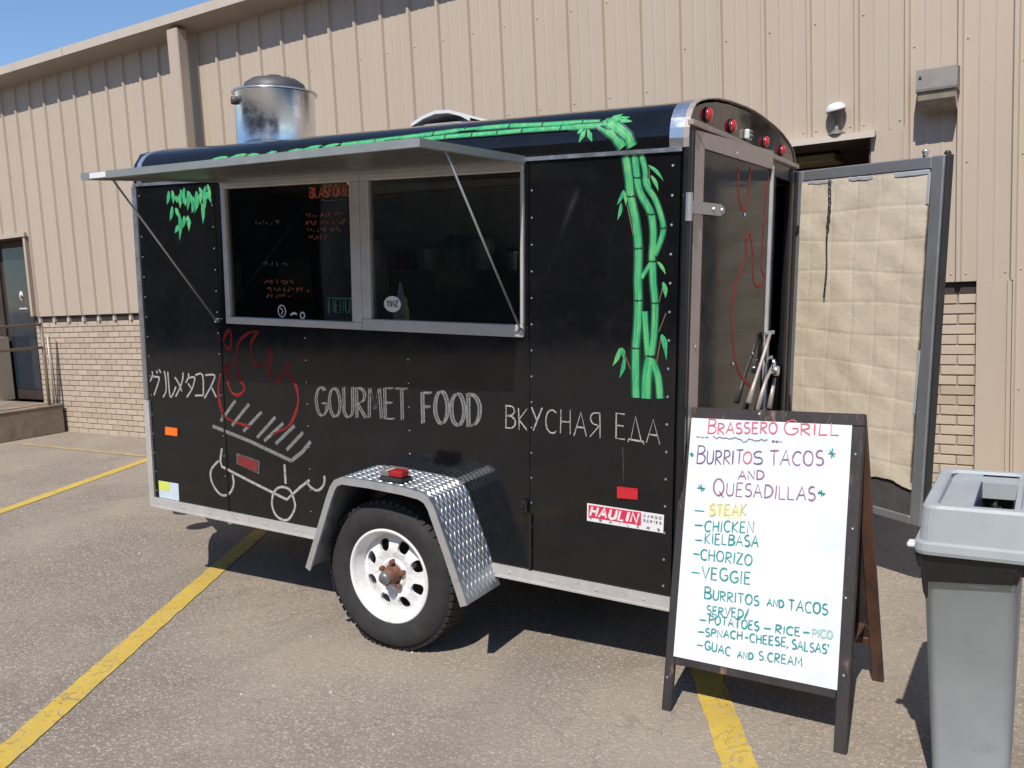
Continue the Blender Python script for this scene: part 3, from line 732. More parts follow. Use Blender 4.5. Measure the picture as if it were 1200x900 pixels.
# eave: soffit and fascia
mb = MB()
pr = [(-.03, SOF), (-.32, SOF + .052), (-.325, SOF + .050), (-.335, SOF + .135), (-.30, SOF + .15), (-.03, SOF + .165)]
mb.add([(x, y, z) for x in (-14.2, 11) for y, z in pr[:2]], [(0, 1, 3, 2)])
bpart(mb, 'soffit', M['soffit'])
q = pr[2:]
for xa in [-14.2 + i * 3.05 for i in range(9)]:
    mb = MB()
    xb = min(xa + 3.045, 11)
    n = len(q)
    mb.add([(xa, y, z) for y, z in q] + [(xb, y, z) for y, z in q], [(i, i + 1, n + i + 1, n + i) for i in range(n - 1)])
    bpart(mb, 'fascia', M['fascia'])
mb = MB(); mb.add([(-14.2, -.30, SOF + .148), (11, -.30, SOF + .148), (11, 14, SOF + 1.5), (-14.2, 14, SOF + 1.5)], [(0, 1, 2, 3)])
bpart(mb, 'roof', M['soffit'])
for q in ((-14.2, -14.0, .31, 14, 0, SOF), (10.8, 11, .31, 14, 0, SOF), (-14, 10.8, 13.8, 14, 0, SOF + 1.3)):
    mb = MB(); mb.box(*q); bpart(mb, 'end_wall', M['siding'])

# downspout under the eave
mb = MB()
mb.bbox(-3.325, -3.165, -.300, -.175, .25, SOF + .01, .012)
dsp = bpart(mb, 'downspout', M['siding'])
mb = MB()
for z in (1.9,): mb.box(-3.335, -3.155, -.304, -.063, z, z + .035)
bpart(mb, 'strap', M['siding'], dsp)
# (geometry already written about the building's base)

# right doorway: recess, ledge, door leaf, ceiling fixture
rec = MB()
x0, x1, zt = DOORR
rec.box(x0 - .05, x0, .3, 1.6, 0, zt + .05); rec.box(x1, x1 + .05, .3, 1.6, 0, zt + .05)
rec.box(x0 - .05, x1 + .05, 1.55, 1.6, 0, zt); rec.box(x0 - .05, x1 + .05, .3, 1.6, zt, zt + .05)
rec.box(x0 - .004, x0 + .01, -.02, .32, 0, zt); rec.box(x1 - .01, x1 + .004, -.02, .32, 0, zt); rec.box(x0, x1, -.02, .32, zt - .01, zt + .01)
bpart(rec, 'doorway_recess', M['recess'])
mb = MB(); mb.box(x0 + .15, x0 + 1.1, 1.50, 1.545, .01, 2.1)
d = bpart(mb, 'door_leaf', M['dark_door'])
mb = MB(); mb.box(x0 - .05, x1 + .037, -.10, -.03, zt - .0, zt + .028); mb.box(x0 - .05, x1 + .037, -.10, -.094, zt - .014, zt)
bpart(mb, 'doorway_ledge', M['fascia'])
mb = MB(); mb.bbox(2.62, 2.95, .45, .75, zt - .075, zt - .015, .01)
bpart(mb, 'ceiling_fixture', M['fixture_panel'])

# left entrance: recess with a dark glass door and a brown post
x0, x1, zt = DOORL
rec = MB()
rec.box(x1 - .003, x1 + .05, .3, 1.1, 0, zt + .05); rec.box(x0 - .05, x0, .3, 1.1, 0, zt + .05)
rec.box(x0, x1, 1.05, 1.1, 0, zt); rec.box(x0, x1, .0, 1.1, zt - .012, zt - .001)
rec.box(x1 - .016, x1 - .002, -.0, .32, .3, zt - .02)
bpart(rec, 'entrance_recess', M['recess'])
dr = MB(); dr.box(-7.64, -6.93, .15, .19, .36, 2.44); dr.box(-9.2, -7.645, .12, .2, .0, 2.44)
door = bpart(dr, 'entrance_door', M['dark_door'])
mb = MB(); mb.box(-7.56, -6.98, .142, .149, .50, 2.36)
bpart(mb, 'door_glass', M['dark_glass'], door)
mb = MB(); mb.lathe([(0, .003), (.052, .003), (.052, 0)], 20, Matrix.Translation((-7.215, .141, 1.735)) @ Matrix.Rotation(PI / 2, 4, 'X') @ Matrix.Diagonal((.8, 1.15, 1, 1)))
for i in range(11):
    xx = -7.29 + i * .017; mb.box(xx, xx + .012, .138, .1415, 1.555, 1.57 + .004 * (i % 3))
bpart(mb, 'door_sticker', M['sticker_white'], door)
mb = MB(); mb.lathe([(0, .006), (.026, .006), (.026, 0)], 16, Matrix.Translation((-7.205, .138, 1.715)) @ Matrix.Rotation(PI / 2, 4, 'X'))
bpart(mb, 'sticker_emblem', M['darkred'], door)
mb = MB(); mb.box(-7.80, -7.56, -.10, .10, .362, 1.20)
bpart(mb, 'entrance_post', M['brick'])

# wall light
wl = empty('wall_light', (3.685, -.06, 2.652))
tag(wl, 'boxy grey wall light on the tan siding above the open trailer door', 'light')
mb = MB()
a, b = -.115, .115
pr = [(0, .135), (-.16, .115), (-.185, -.005), (-.185, -.02), (0, -.02)]
n = len(pr)
mb.add([(a, y, z) for y, z in pr] + [(b, y, z) for y, z in pr], [tuple(range(n)), tuple(range(n, 2 * n))] + [(i, (i + 1) % n, n + (i + 1) % n, n + i) for i in range(n)])
mb.lathe([(.01, 0), (.007, .006), (0, .007)], 8, Matrix.Translation((-.09, -.178, .07)) @ Matrix.Rotation(PI / 2 + .2, 4, 'X'))
mb.build('housing', M['light_housing'], wl)
mb = MB()
a, b = -.105, .105
pr = [(-.01, -.022), (-.172, -.022), (-.165, -.07), (-.13, -.115), (-.01, -.13)]
mb.add([(a, y, z) for y, z in pr] + [(b, y, z) for y, z in pr], [tuple(range(n)), tuple(range(n, 2 * n))] + [(i, (i + 1) % n, n + (i + 1) % n, n + i) for i in range(n)])
mb.build('lens', M['lens'], wl)

# security dome on the doorway ledge
sc = empty('security_camera', (3.065, -.062, 2.458))
tag(sc, 'white-topped dome on a short grey stem above the dark doorway', 'camera')
mb = MB(); mb.smooth = True
mb.lathe([(0, 0), (.055, 0), (.055, .012), (.03, .03), (.014, .04), (.012, .12), (.03, .135)], 20)
mb.build('stem', M['light_housing'], sc)
mb = MB(); mb.smooth = True
R_ = Matrix.Translation((0, -.02, .165)) @ Matrix.Rotation(.18, 4, 'X') @ Matrix.Rotation(-.15, 4, 'Y')
mb.lathe([(.062, 0), (.055, -.025), (.03, -.04), (0, -.043)], 20, R_)
mb.build('dome', M['light_housing'], sc)
mb = MB(); mb.smooth = True
mb.lathe([(.0, .047), (.035, .043), (.058, .025), (.067, .003), (.067, -.006), (.06, -.006)], 20, R_)
mb.build('cap', M['white_plastic'], sc)

# raised concrete landing with a railing (left edge of the picture)
ld = empty('concrete_landing', (-6.22, -.15, 0))
tag(ld, 'raised concrete landing before the glass entrance, far left', 'landing')
mb = MB(); mb.bbox(-3.2, 0, -2.4, .1, 0, .335, .01); mb.build('block', M['concrete'], ld)
mb = MB(); mb.bbox(-3.2, .006, -2.406, .1, .336, .362, .006); mb.build('nosing', M['concrete'], ld)
rl = empty('railing', (-6.25, -.2, .36))
tag(rl, 'brown pipe railing along the edge of the concrete landing', 'railing')
for z, nm in ((1.0, 'rail'), (.72, 'rail')):
    mb = MB(); mb.smooth = True; mb.tube([(0, .0, z), (0, -2.1, z)], .018, 10); mb.build(nm, M['rail'], rl)
for y in (0, -1.05, -2.1):
    mb = MB(); mb.smooth = True; mb.tube([(.0, y, -.16 if y == 0 else 0), (0, y, 1.0)], .020, 10); mb.build('post', M['rail'], rl)
cd = MB(); cd.smooth = True; cd.tube([(-6.42, -.04, .25), (-6.42, -.04, .80), (-6.425, -.035, .84), (-6.43, -.03, 1.22)], [.014, .014, .010, .010], 8)
o = cd.build('conduit_pipe', M['pale_metal']); tag(o, 'slim pale pipe standing against the brick beside the landing', 'pipe')

# unseen block added behind the viewer to darken reflections in glass and black paint
ob = empty('reflection_block', (-6, -26, 0))
tag(ob, 'unseen brown block added behind the viewer to darken reflections', 'building')
mb = MB(); mb.box(-40, 40, -10, 0, 0, 8.6); mb.box(-40.2, 40.2, -.3, .15, 8.601, 8.9); mb.build('wall', simple('brown_block_far', (.12, .095, .08), .85, 0, .25, 1.5), ob)
for i in range(22):
    mb = MB(); mb.box(-38 + i * 3.5, -36.4 + i * 3.5, .01, .05, 1.2 + (i % 4 == 1) * -1.2, 2.9); w_ = mb.build('window', M['dark_glass'], ob)  # made-up panes on the added block
# ================================================================== THE FOOD TRAILER (built in its own frame, nose up by 3 degrees)
TR = Matrix(((0.99802798, -0.03329690, 0.05321155, 0.11291961),
             (0.03330360, 0.99944499, 0.00076100, -3.38941314),
             (-0.05320735, 0.00101264, 0.99858297, 0.09268206),
             (0, 0, 0, 1)))
tr = empty('food_trailer')
tr.matrix_world = TR
tag(tr, 'black enclosed food trailer with an open awning, painted bamboo and chalk lettering', 'trailer')
L, W_, ZB, ZT = 2.962, 1.75, .3685, 2.085
XZ = Matrix(((1, 0, 0, 0), (0, 0, -1, 0), (0, 1, 0, 0), (0, 0, 0, 1)))     # local xy -> world xz, local z -> -y (outwards)
def S(x, z, o=0.0): return Vector((x, -o, z))
NOUT = Vector((0, -1, 0))

# roof cross-section (y, z), near side to far side
half = [(0, 2.098), (-.003, 2.13), (0, 2.165), (.012, 2.2), (.035, 2.23), (.07, 2.255), (.12, 2.272), (.2, 2.29), (.33, 2.312), (.5, 2.328), (.74, 2.34), (.875, 2.343)]
prof = half + [(W_ - y, z) for y, z in half[-2::-1]]
# plan outline of the blunt nose
nose = [(0.0, 0.0), (-.08, .075), (-.2, .175), (-.32, .275), (-.42, .365), (-.52, .48), (-.59, .66), (-.61, .875)]
nose = nose + [(x, W_ - y) for x, y in nose[-2::-1]]

# side panels, near side
def side_piece(rects, name):
    mb = MB()
    for x0, x1, z0, z1 in rects: mb.box(x0, x1, 0, .03, z0, z1)
    return mb.build(name, M['body'], tr)
WX0, WX1, WZ0, WZ1 = .655, 2.318, 1.40, 2.065
side_piece([(0.004, .583, .40, ZT)], 'side_panel')
side_piece([(.587, WX0, .40, ZT), (WX0, WX1, .40, WZ0), (WX0, WX1, WZ1, ZT), (WX1, 2.343, .40, ZT)], 'side_panel')
side_piece([(2.347, L, .40, ZT)], 'side_panel')
mb = MB(); mb.box(2.338, 2.350, -.0035, 0, .42, WZ0 - .02); mb.build('seam_strip', M['body'], tr)
mb = MB(); mb.box(.579, .591, -.0035, 0, .42, ZT); mb.build('seam_strip', M['body'], tr)
mb = MB(); mb.box(0, L, W_ - .03, W_, .40, ZT); mb.build('far_side_panel', M['body'], tr)
mb = MB()
n = len(nose); mb.add([(x, y, .40) for x, y in nose] + [(x, y, 2.1) for x, y in nose], [(i, i + 1, n + i + 1, n + i) for i in range(n - 1)])
mb.build('nose_panel', M['body'], tr)
mb = MB(); mb.box(.0, L, .001, W_ - .001, .37, .40)
mb.add([(x, y, z) for z in (.37, .399) for x, y in nose], [tuple(range(n)), tuple(range(n, 2 * n))] + [(i, i + 1, n + i + 1, n + i) for i in range(n - 1)])
mb.build('floor', M['under'], tr)
# underframe
mb = MB()
for y in (.36, W_ - .41): mb.box(.02, L, y, y + .05, .300, .369)
for i in range(7): mb.box(.1 + i * .46, .14 + i * .46, .11, W_ - .11, .325, .369)
mb.build('underframe', M['under'], tr)
mb = MB(); mb.smooth = True; mb.tube([(1.74, -.05, .335), (1.74, W_ + .05, .335)], .032, 10); mb.build('axle', M['under'], tr)

# roof skin
def front_g(x):
    return 1.0
mb = MB(); mb.smooth = True
xs = [0, .02] + [i * .2 for i in range(1, 15)] + [L]
for i in range(len(xs) - 1):
    a, b = xs[i], xs[i + 1]; n = len(prof)
    mb.add([(a, y, z) for y, z in prof] + [(b, y, z) for y, z in prof], [(k, k + 1, n + k + 1, n + k) for k in range(n - 1)])
# rounded nose cap
caps = []
for t in (0, .25, .5, .75, 1):
    row = []
    for (x, y) in nose:
        f = (y / W_)
        # height of the roof over this plan point, pulled down towards the rim
        import bisect
        j = max(0, min(len(prof) - 2, bisect.bisect([p[0] for p in half], y) - 1)) if y <= .875 else 0
        yy = min(y, W_ - y)
        zr = 2.098
        for (ya, za), (yb, zb) in zip(half[3:], half[4:]):
            if ya <= yy <= yb: zr = za + (zb - za) * (yy - ya) / (yb - ya)
        if yy < .012: zr = 2.17
        s = 1 - t
        row.append((x * (1 - .0) * (1 - t * .55) + 0 * t, y + (W_ / 2 - y) * t * .0, 2.098 + (zr - 2.098) * math.sin(t * PI / 2)))
    caps.append(row)
caps.append([(0, y, p[2]) for (x, y), p in zip(nose, caps[-1])])
n = len(nose)
for a, b in zip(caps, caps[1:]):
    mb.add(a + b, [(k, k + 1, n + k + 1, n + k) for k in range(n - 1)])
mb.build('roof', M['body'], tr)
# trims
def cove_strip(x0, x1, name, mat, off=.004, both=True):
    mb = MB(); mb.smooth = False
    pts = []
    for i, (y, z) in enumerate(prof):
        a = prof[max(i - 1, 0)]; b = prof[min(i + 1, len(prof) - 1)]
        d = Vector((b[0] - a[0], b[1] - a[1])).normalized(); nn = Vector((-d.y, d.x))
        pts.append((y + nn.x * off, z + nn.y * off))
    n = len(pts)
    mb.add([(x0, y, z) for y, z in pts] + [(x1, y, z) for y, z in pts] + [(x0, y, z) for y, z in prof] + [(x1, y, z) for y, z in prof],
           [(k, k + 1, n + k + 1, n + k) for k in range(n - 1)] + [(2 * n + k, 2 * n + k + 1, k + 1, k) for k in range(n - 1)] + [(n + k, n + k + 1, 3 * n + k + 1, 3 * n + k) for k in range(n - 1)])
    return mb.build(name, mat, tr)
cove_strip(.028, .062, 'roof_band', M['alu_bright'])
cove_strip(2.920, 2.972, 'roof_band', M['alu_bright'], .006)
cove_strip(2.972, 2.992, 'roof_edge', M['alu_door'], .004)
mb = MB(); mb.box(0.0, 2.968, -.010, -.001, 2.083, 2.098); mb.build('cove_trim', M['alu_bright'], tr)
mb = MB(); mb.box(0.0, 2.965, -.014, -.001, ZB, .421); mb.box(0, 2.965, -.018, -.014, ZB, ZB + .008)
for i in range(15):
    mb.lathe([(.007, 0), (.005, .003), (0, .004)], 8, Matrix.Translation((.06 + i * .2, -.014, .397)) @ Matrix.Rotation(PI / 2, 4, 'X'))
mb.build('bottom_rail', M['alu_white'], tr)
mb = MB(); mb.box(-.012, .014, -.010, .02, .96, 2.083); mb.box(.014, .018, -.006, .0, .96, 2.083)
mb.build('corner_trim', M['alu'], tr)
mb = MB(); mb.box(-.014, .026, -.012, .02, ZB, .955); mb.build('corner_trim', M['alu_white'], tr)
mb = MB(); mb.bbox(2.966, 3.0, -.004, .028, .34, 2.165, .01); mb.build('corner_post', M['black'], tr)
mb = MB(); mb.bbox(2.966, 3.0, W_ - .12, W_ + .004, .34, 2.165, .01); mb.box(3.0, 3.004, W_ - .05, W_ + .0, .42, 2.15); mb.build('corner_post', M['black'], tr)
mb = MB(); mb.bbox(2.966, 3.004, W_ - .050, W_ - .008, .42, 2.15, .004); mb.build('jamb_trim', M['alu_door'], tr)

# rivets: too many and too small to pick apart
mb = MB()
def riv(x, z, r=.0042):
    mb.lathe([(r, 0), (r * .75, .003), (0, .0042)], 6, Matrix.Translation((x, 0, z)) @ Matrix.Rotation(PI / 2, 4, 'X'))
z = .46
while z < 2.06:
    riv(.036, z); riv(2.933, z, .0058)
    z += .105
for x in (.573, 2.358):
    z = .5
    while z < 2.06: riv(x, z, .0046); z += .105
for x in (1.15, 1.745):
    z = .85 if x > 1.5 else .5
    while z < WZ0 - .05: riv(x, z, .004); z += .105
o = mb.build('rivets', M['alu_bright'], tr); o['kind'] = 'stuff'

# rear header with lamps
mb = MB()
X = 2.985
top = [(X, y, z - .012) for y, z in prof if z > 2.175]
base = [(X, top[0][1] , 2.175), (X, top[-1][1], 2.175)]
mb.add(top + [base[1], base[0]], [tuple(range(len(top) + 2))])
mb.build('rear_header', M['body'], tr)
mb = MB(); mb.bbox(X, X + .022, -.004, W_ + .004, 2.172, 2.192, .003); mb.build('header_rail', M['alu_door'], tr)
mb = MB(); mb.box(X - .02, X + .003, .0, W_, 2.10, 2.172); mb.build('door_lintel', M['black'], tr)
for y, z in ((.2095, 2.236), (.5311, 2.236), (1.085, 2.236), (1.42, 2.232)):
    mb = MB(); mb.smooth = True
    T_ = Matrix.Translation((X + .001, y, z)) @ Matrix.Rotation(PI / 2, 4, 'Y')
    mb.lathe([(.029, 0), (.029, .004), (.025, .007)], 18, T_)
    lb = mb.build('tail_lamp', M['satin_black'], tr)
    mb = MB(); mb.smooth = True
    mb.lathe([(.024, .006), (.0235, .014), (.017, .020), (0, .022)], 18, T_); mb.build('lens', M['red_lens'], lb)
mb = MB(); mb.bbox(X + .001, X + .022, .735, .80, 2.208, 2.250, .005); lp = mb.build('number_plate_lamp', M['white_plastic'], tr)
mb = MB()
for dy in (-.018, .018):
    for dz in (-.012, .012): mb.lathe([(.007, 0), (.007, .004), (0, .005)], 8, Matrix.Translation((X + .022, .768 + dy * .8, 2.229 + dz * .8)) @ Matrix.Rotation(PI / 2, 4, 'Y'))
mb.build('lamp_hole', M['satin_black'], lp)

# interior
mb = MB()
mb.box(.0, 2.9, W_ - .06, W_ - .035, .41, 2.2); mb.box(-.02, .0, .05, W_ - .05, .41, 2.2)
mb.build('wall_lining', M['inside'], tr)
mb = MB(); mb.box(.05, 2.85, 1.45, 1.685, 1.62, 1.64); mb.build('wall_shelf', M['steel_in'], tr)
rs_ = random.Random(12)
for i in range(13):
    x_ = .15 + i * .205; h_ = rs_.uniform(.09, .24); w_ = rs_.uniform(.05, .08)
    mb = MB(); mb.lathe([(0, 0), (w_, .0), (w_, h_), (w_ * .6, h_ + .02), (0, h_ + .02)], 14, Matrix.Translation((x_, 1.57, 1.641))); mb.build('stored_jar', M[('white_plastic', 'steel_in', 'darkred', 'winframe', 'mk_teal')[i % 5]], tr)
mb = MB(); mb.box(1.0, 1.55, 1.35, 1.68, .9, 1.02); mb.box(1.02, 1.53, 1.64, 1.68, 1.02, 1.3); mb.build('griddle', M['steel_in'], tr)
mb = MB(); mb.box(.64, 2.34, .06, .40, 1.26, 1.29); mb.build('serving_counter', M['steel_in'], tr)
mb = MB(); mb.bbox(1.65, 2.25, 1.25, 1.66, .9, 1.65, .02); mb.box(1.9, 2.3, 1.2, 1.24, 1.55, 1.95); mb.build('kitchen_cabinet', M['steel_in'], tr)

# serving windows: frame > pane
def window(x0, x1, z0, z1, l, r, b, t):
    mb = MB()
    mb.bbox(x0, x1, -.016, .02, z0, z0 + b, .003)
    mb.bbox(x0, x1, -.016, .02, z1 - t, z1, .003)
    mb.bbox(x0, x0 + l, -.015, .019, z0 + b, z1 - t, .003)
    mb.bbox(x1 - r, x1, -.015, .019, z0 + b, z1 - t, .003)
    w = mb.build('window', M['winframe'], tr)
    mb = MB(); mb.box(x0 + l - .004, x1 - r + .004, .004, .008, z0 + b - .004, z1 - t + .004)
    mb.build('pane', M['glass'], w)
    return w
w1 = window(.645, 1.502, 1.392, 2.075, .030, .055, .034, .03)
mb = MB(); mb.box(.684, .700, .010, .018, 1.426, 2.045); mb.build('inner_stile', M['winframe'], w1)
w2 = window(1.504, 2.325, 1.392, 2.075, .050, .014, .050, .03)
# writing on the inside of the glass
def on_glass(x, z): return Vector((x, .0035, z))
def scribble(mb, rnd, x0, x1, z, h, w, dens=26):
    x = x0
    while x < x1:
        for k in range(rnd.randint(3, 6)):
            q = [(x + rnd.choice((0, .5, 1)) * .011, z + rnd.choice((-.5, 0, .5)) * h) for _ in range(4)]
            mb.ribbon([on_glass(*q[0]), on_glass(*q[1])], w, NOUT); mb.ribbon([on_glass(*q[1]), on_glass(*q[2])], w, NOUT)
            x += .0155
            if x > x1: break
        x += .016
mb = MB(); write(mb, 'BLASFOME', (1.205, 1.985), (1.435, 1.985), .046, .008, on_glass, .04, seed=4)
mb.build('window_lettering', M['menu_orange'], w1)
rnd = random.Random(5)
mb = MB()
for z, a, b in ((1.905, 1.17, 1.40), (1.872, 1.17, 1.42), (1.838, 1.18, 1.41), (1.803, 1.19, 1.30), (1.60, .90, 1.10), (1.565, .90, 1.17), (1.532, .91, 1.07)):
    scribble(mb, rnd, a, b, z, .018, .0036)
mb.build('window_lettering', M['menu_dim'], w1)['kind'] = 'stuff'
mb = MB()
for z, a, b in ((1.88, .86, 1.02), (1.685, .89, 1.06)): scribble(mb, rnd, a, b, z, .018, .003)
mb.build('window_lettering', M['menu_grey'], w1)['kind'] = 'stuff'
mb = MB(); write(mb, 'MENU', (1.30, 1.466), (1.42, 1.466), .055, .006, on_glass, .04, seed=9)
for a, b in (((1.295, 1.455), (1.295, 1.53)), ((1.295, 1.53), (1.435, 1.53)), ((1.435, 1.53), (1.435, 1.455))):
    mb.ribbon([on_glass(*a), on_glass(*b)], .004, NOUT)
mb.build('window_lettering', M['menu_green'], w1)
mb = MB()
def ring(mb, cx, cz, r, rz, w, P=on_glass, n=14):
    mb.ribbon([P(cx + r * math.cos(2 * PI * k / n), cz + rz * math.sin(2 * PI * k / n)) for k in range(n + 1)], w, NOUT)
ring(mb, 1.005, 1.462, .024, .028, .005); mb.ribbon([on_glass(.995, 1.478), on_glass(1.012, 1.462), on_glass(1.0, 1.445)], .005, NOUT)
ring(mb, 1.135, 1.445, .013, .014, .007)
mb.ribbon([on_glass(1.06, 1.445), on_glass(1.08, 1.455), on_glass(1.10, 1.45)], .010, NOUT)
mb.build('window_sticker', M['sticker_white'], w1)
mb = MB(); mb.lathe([(0, .001), (.044, .001), (.044, 0)], 20, Matrix.Translation((1.662, .0035, 1.510)) @ Matrix.Rotation(PI / 2, 4, 'X') @ Matrix.Diagonal((1.05, .8, 1, 1)))
st = mb.build('window_sticker', M['sticker_white'], w2)
mb = MB(); write(mb, 'YINZ', (1.632, 1.499), (1.692, 1.499), .026, .0075, lambda x, z: Vector((x, .0022, z)), .02)
mb.build('window_lettering', M['sticker_black'], w2)

# awning
def aw(x, t, o=0.0):
    """x along the trailer, t 0 at the hinge .. 1 at the outer edge"""
    f = (x - .659) / (2.318 - .659)
    return Vector((x, -.012 + (-.705 + .012 - .026 * (1 - f)) * t, 2.088 + ((2.045 + .030 * f) - 2.088) * t + o))
def awquad(mb, x0, x1, t0, t1, o0, o1):
    vs = [aw(x, t, o) for x in (x0, x1) for t in (t0, t1) for o in (o0, o1)]
    mb.add(vs, [(0, 1, 3, 2), (4, 6, 7, 5), (0, 4, 5, 1), (2, 3, 7, 6), (0, 2, 6, 4), (1, 5, 7, 3)])
awn = MB(); awquad(awn, .665, 2.313, .0, .985, -.002, .012)
awning = awn.build('awning', M['canopy'], tr)
mb = MB()
awquad(mb, .640, 2.335, .985, 1.02, -.013, .015)
awquad(mb, .640, .665, .0, .984, -.013, .0145); awquad(mb, 2.313, 2.335, .0, .984, -.013, .0145)
mb.build('frame', M['canopy_edge'], awning)
mb = MB(); awquad(mb, .70, .80, 1.0205, 1.024, -.010, .012); mb.build('sticker', M['sticker_white'], awning)
mb = MB(); mb.box(.64, 2.33, -.016, -.001, 2.070, 2.082); mb.build('hinge', M['alu'], awning)
for a, b in ((aw(.659, .83, -.012), (.575, -.012, 1.405)), (aw(2.318, .77, -.012), (2.318, -.02, 1.422))):
    mb = MB(); mb.smooth = True; mb.tube([a, b], .0048, 6); mb.lathe([(.011, -.006), (.011, .006)], 8, Matrix.Translation(b) @ Matrix.Rotation(PI / 2, 4, 'X'))
    mb.build('prop_rod', M['galv'], awning)

# paint and chalk
D_ = DATA
mb = MB()
for k, st in enumerate(D_['jp']): mb.ribbon(smooth_pts([S(x, z) for x, z in st], 3), .0098, NOUT)
mb.build('chalk_lettering', M['chalk_white'], tr)
gf = D_['gf']; P_ = lambda x, z: S(x, z)
mb = MB(); write(mb, 'GOURMET', gf[0], gf[1], .138, .0068, P_, .018, seed=3, double=.0055)
mb.build('chalk_lettering', M['chalk'], tr)
mb = MB(); write(mb, 'FOOD', gf[3], gf[4], .138, .0092, P_, .018, seed=4, double=.006)
mb.build('chalk_lettering', M['chalk'], tr)
vk = D_['vk']
mb = MB(); write(mb, 'ВКУСНАЯ', vk[0], vk[1], .096, .0062, P_, .03, seed=5); mb.build('chalk_lettering', M['chalk_white'], tr)
mb = MB(); write(mb, 'ЕДА', vk[3], vk[4], .096, .0062, P_, .03, seed=6)
mb.build('chalk_lettering', M['chalk_white'], tr)
mb = MB()
for p in D_['flame']:
    q_ = smooth_pts([S(x, z) for x, z in p], 6); mb.ribbon(q_, [.0135 + .0045 * math.sin(i * .45 + p[0][0] * 30) for i in range(len(q_))], NOUT)
mb.build('flame_drawing', M['chalk_red'], tr)
mb = MB()
for p in D_['bars']: mb.ribbon([S(*p[0]), S(*p[1])], .017, NOUT)
for p in D_['tray'][:2]: mb.ribbon([S(x, z) for x, z in p], .019, NOUT)
mb.build('grill_drawing', M['chalk'], tr)
mb = MB()
for p in D_['tray'][2:]: mb.ribbon([S(x, z) for x, z in p], .014, NOUT)
for p in D_['wheels']: mb.ribbon(smooth_pts([S(x, z) for x, z in p], 4), .0125, NOUT)
mb.build('cart_drawing', M['chalk_white'], tr)
def plate(name, q, mat, o0=.001, o1=.004, parent=None):
    mb = MB(); mb.add([S(x, z, o0) for x, z in q] + [S(x, z, o1) for x, z in q], [(0, 1, 2, 3), (4, 5, 6, 7), (0, 1, 5, 4), (1, 2, 6, 5), (2, 3, 7, 6), (3, 0, 4, 7)])
    return mb.build(name, M[mat], parent or tr)
plate('reflector_border', D_['plate'], 'chalk_dim', .0002, .002)
c_ = [sum(v[i] for v in D_['plate']) / 4 for i in (0, 1)]
plate('dark_red_reflector', [(c_[0] + (x - c_[0]) * .84, c_[1] + (z - c_[1]) * .78) for x, z in D_['plate']], 'darkred', .002, .0045)
plate('amber_reflector', D_['amber'], 'amber', 0, .008)
plate('red_reflector', D_['redm'], 'red_reflect', 0, .008)
sk = D_['sticker']
s0 = plate('paper_label', [(.055, .517), (.213, .519), (.211, .424), (.055, .424)], 'sticker_blue', .0003, .0012)
plate('yellow_patch', [(.056, .516), (.138, .517), (.138, .470), (.056, .468)], 'sticker_yellow', .0013, .0020, s0)
h0 = plate('maker_sticker', [(2.6097, .743), (2.930, .741), (2.928, .669), (2.6097, .671)], 'sticker_white', .0003, .0012)
plate('red_field', [(2.616, .737), (2.838, .737), (2.838, .686), (2.616, .686)], 'sticker_red', .0013, .002, h0)
mb = MB(); write(mb, 'HAULIN', (2.622, .694), (2.822, .694), .038, .0125, lambda x, z: S(x, z, .0021), .0, slant=.25, gap=.26)
mb.build('sticker_lettering', M['sticker_white'], h0)
mb = MB(); write(mb, 'TRAILERS', (2.62, .675), (2.915, .675), .009, .0022, lambda x, z: S(x, z, .0013), .0, gap=1.6)
write(mb, 'CARGO', (2.848, .722), (2.92, .722), .009, .0022, lambda x, z: S(x, z, .0013), .0, gap=.5)
write(mb, 'SERIES', (2.848, .703), (2.92, .703), .009, .0022, lambda x, z: S(x, z, .0013), .0, gap=.5)
mb.build('sticker_lettering', M['sticker_black'], h0)['kind'] = 'stuff'
mb = MB(); mb.ribbon([S(2.757, .985), S(2.76, .93), S(2.762, .85)], .0022, NOUT); mb.build('scratch', M['chalk_dim'], tr)
# side latch by the seam
mb = MB(); mb.bbox(2.315, 2.345, -.02, -.002, .665, .72, .004); mb.bbox(2.318, 2.336, -.030, -.02, .685, .70, .003); mb.bbox(2.350, 2.362, -.014, -.002, .42, .66, .003)
mb.build('latch', M['black'], tr)

# painted bamboo on the side (dark outline > bright stem > nodes)
def widths(n, w): return [w] * n
hi = MB(); nod = MB()
for k, (pts, w, nodes) in enumerate(D_['stems']):
    w *= .70
    P = smooth_pts([S(x, z) for x, z in pts], 4)
    mb = MB(); mb.ribbon(P, w * 1.4, NOUT, .0002, .0005); mb.build('bamboo_outline', M['green_dark'], tr)
    mb = MB(); mb.ribbon(P, w * .98, NOUT, .0004 + k * .00012, .0012 + k * .00012); mb.build('bamboo_stem', M['green'], tr)
    off = Vector((-w * .1 if k % 2 else w * .12, 0, 0))
    hi.ribbon([p + off for p in P], [w * .42 * (.75 + .25 * math.sin(i * .8 + k)) for i in range(len(P))], NOUT, .0022, .0028)
    for x, z in nodes:
        nod.ribbon([S(x - w * .62, z + .002), S(x, z - .002), S(x + w * .62, z + .002)], .0055, NOUT, .0028, .0034)
def leaf(mb, a, b, w, P, nrm, h=.0004):
    n = 6; A = P(*a); B = P(*b); pts = []; ww = []
    q = nrm.cross((B - A)).normalized()
    for i in range(n + 1):
        t = i / n
        pts.append(A.lerp(B, t) + q * math.sin(t * PI) * (B - A).length * .06); ww.append(w * (.25 + .85 * math.sin(min(1, t * 1.05 + .06) * PI)) if t < 1 else w * .05)
    mb.ribbon(pts, ww, nrm, h, h + .0008)
rl_ = random.Random(21)
tops = [(.36 + .013 * i + rl_.uniform(-.01, .01), 2.03 + rl_.uniform(-.02, .045)) for i in range(16)]
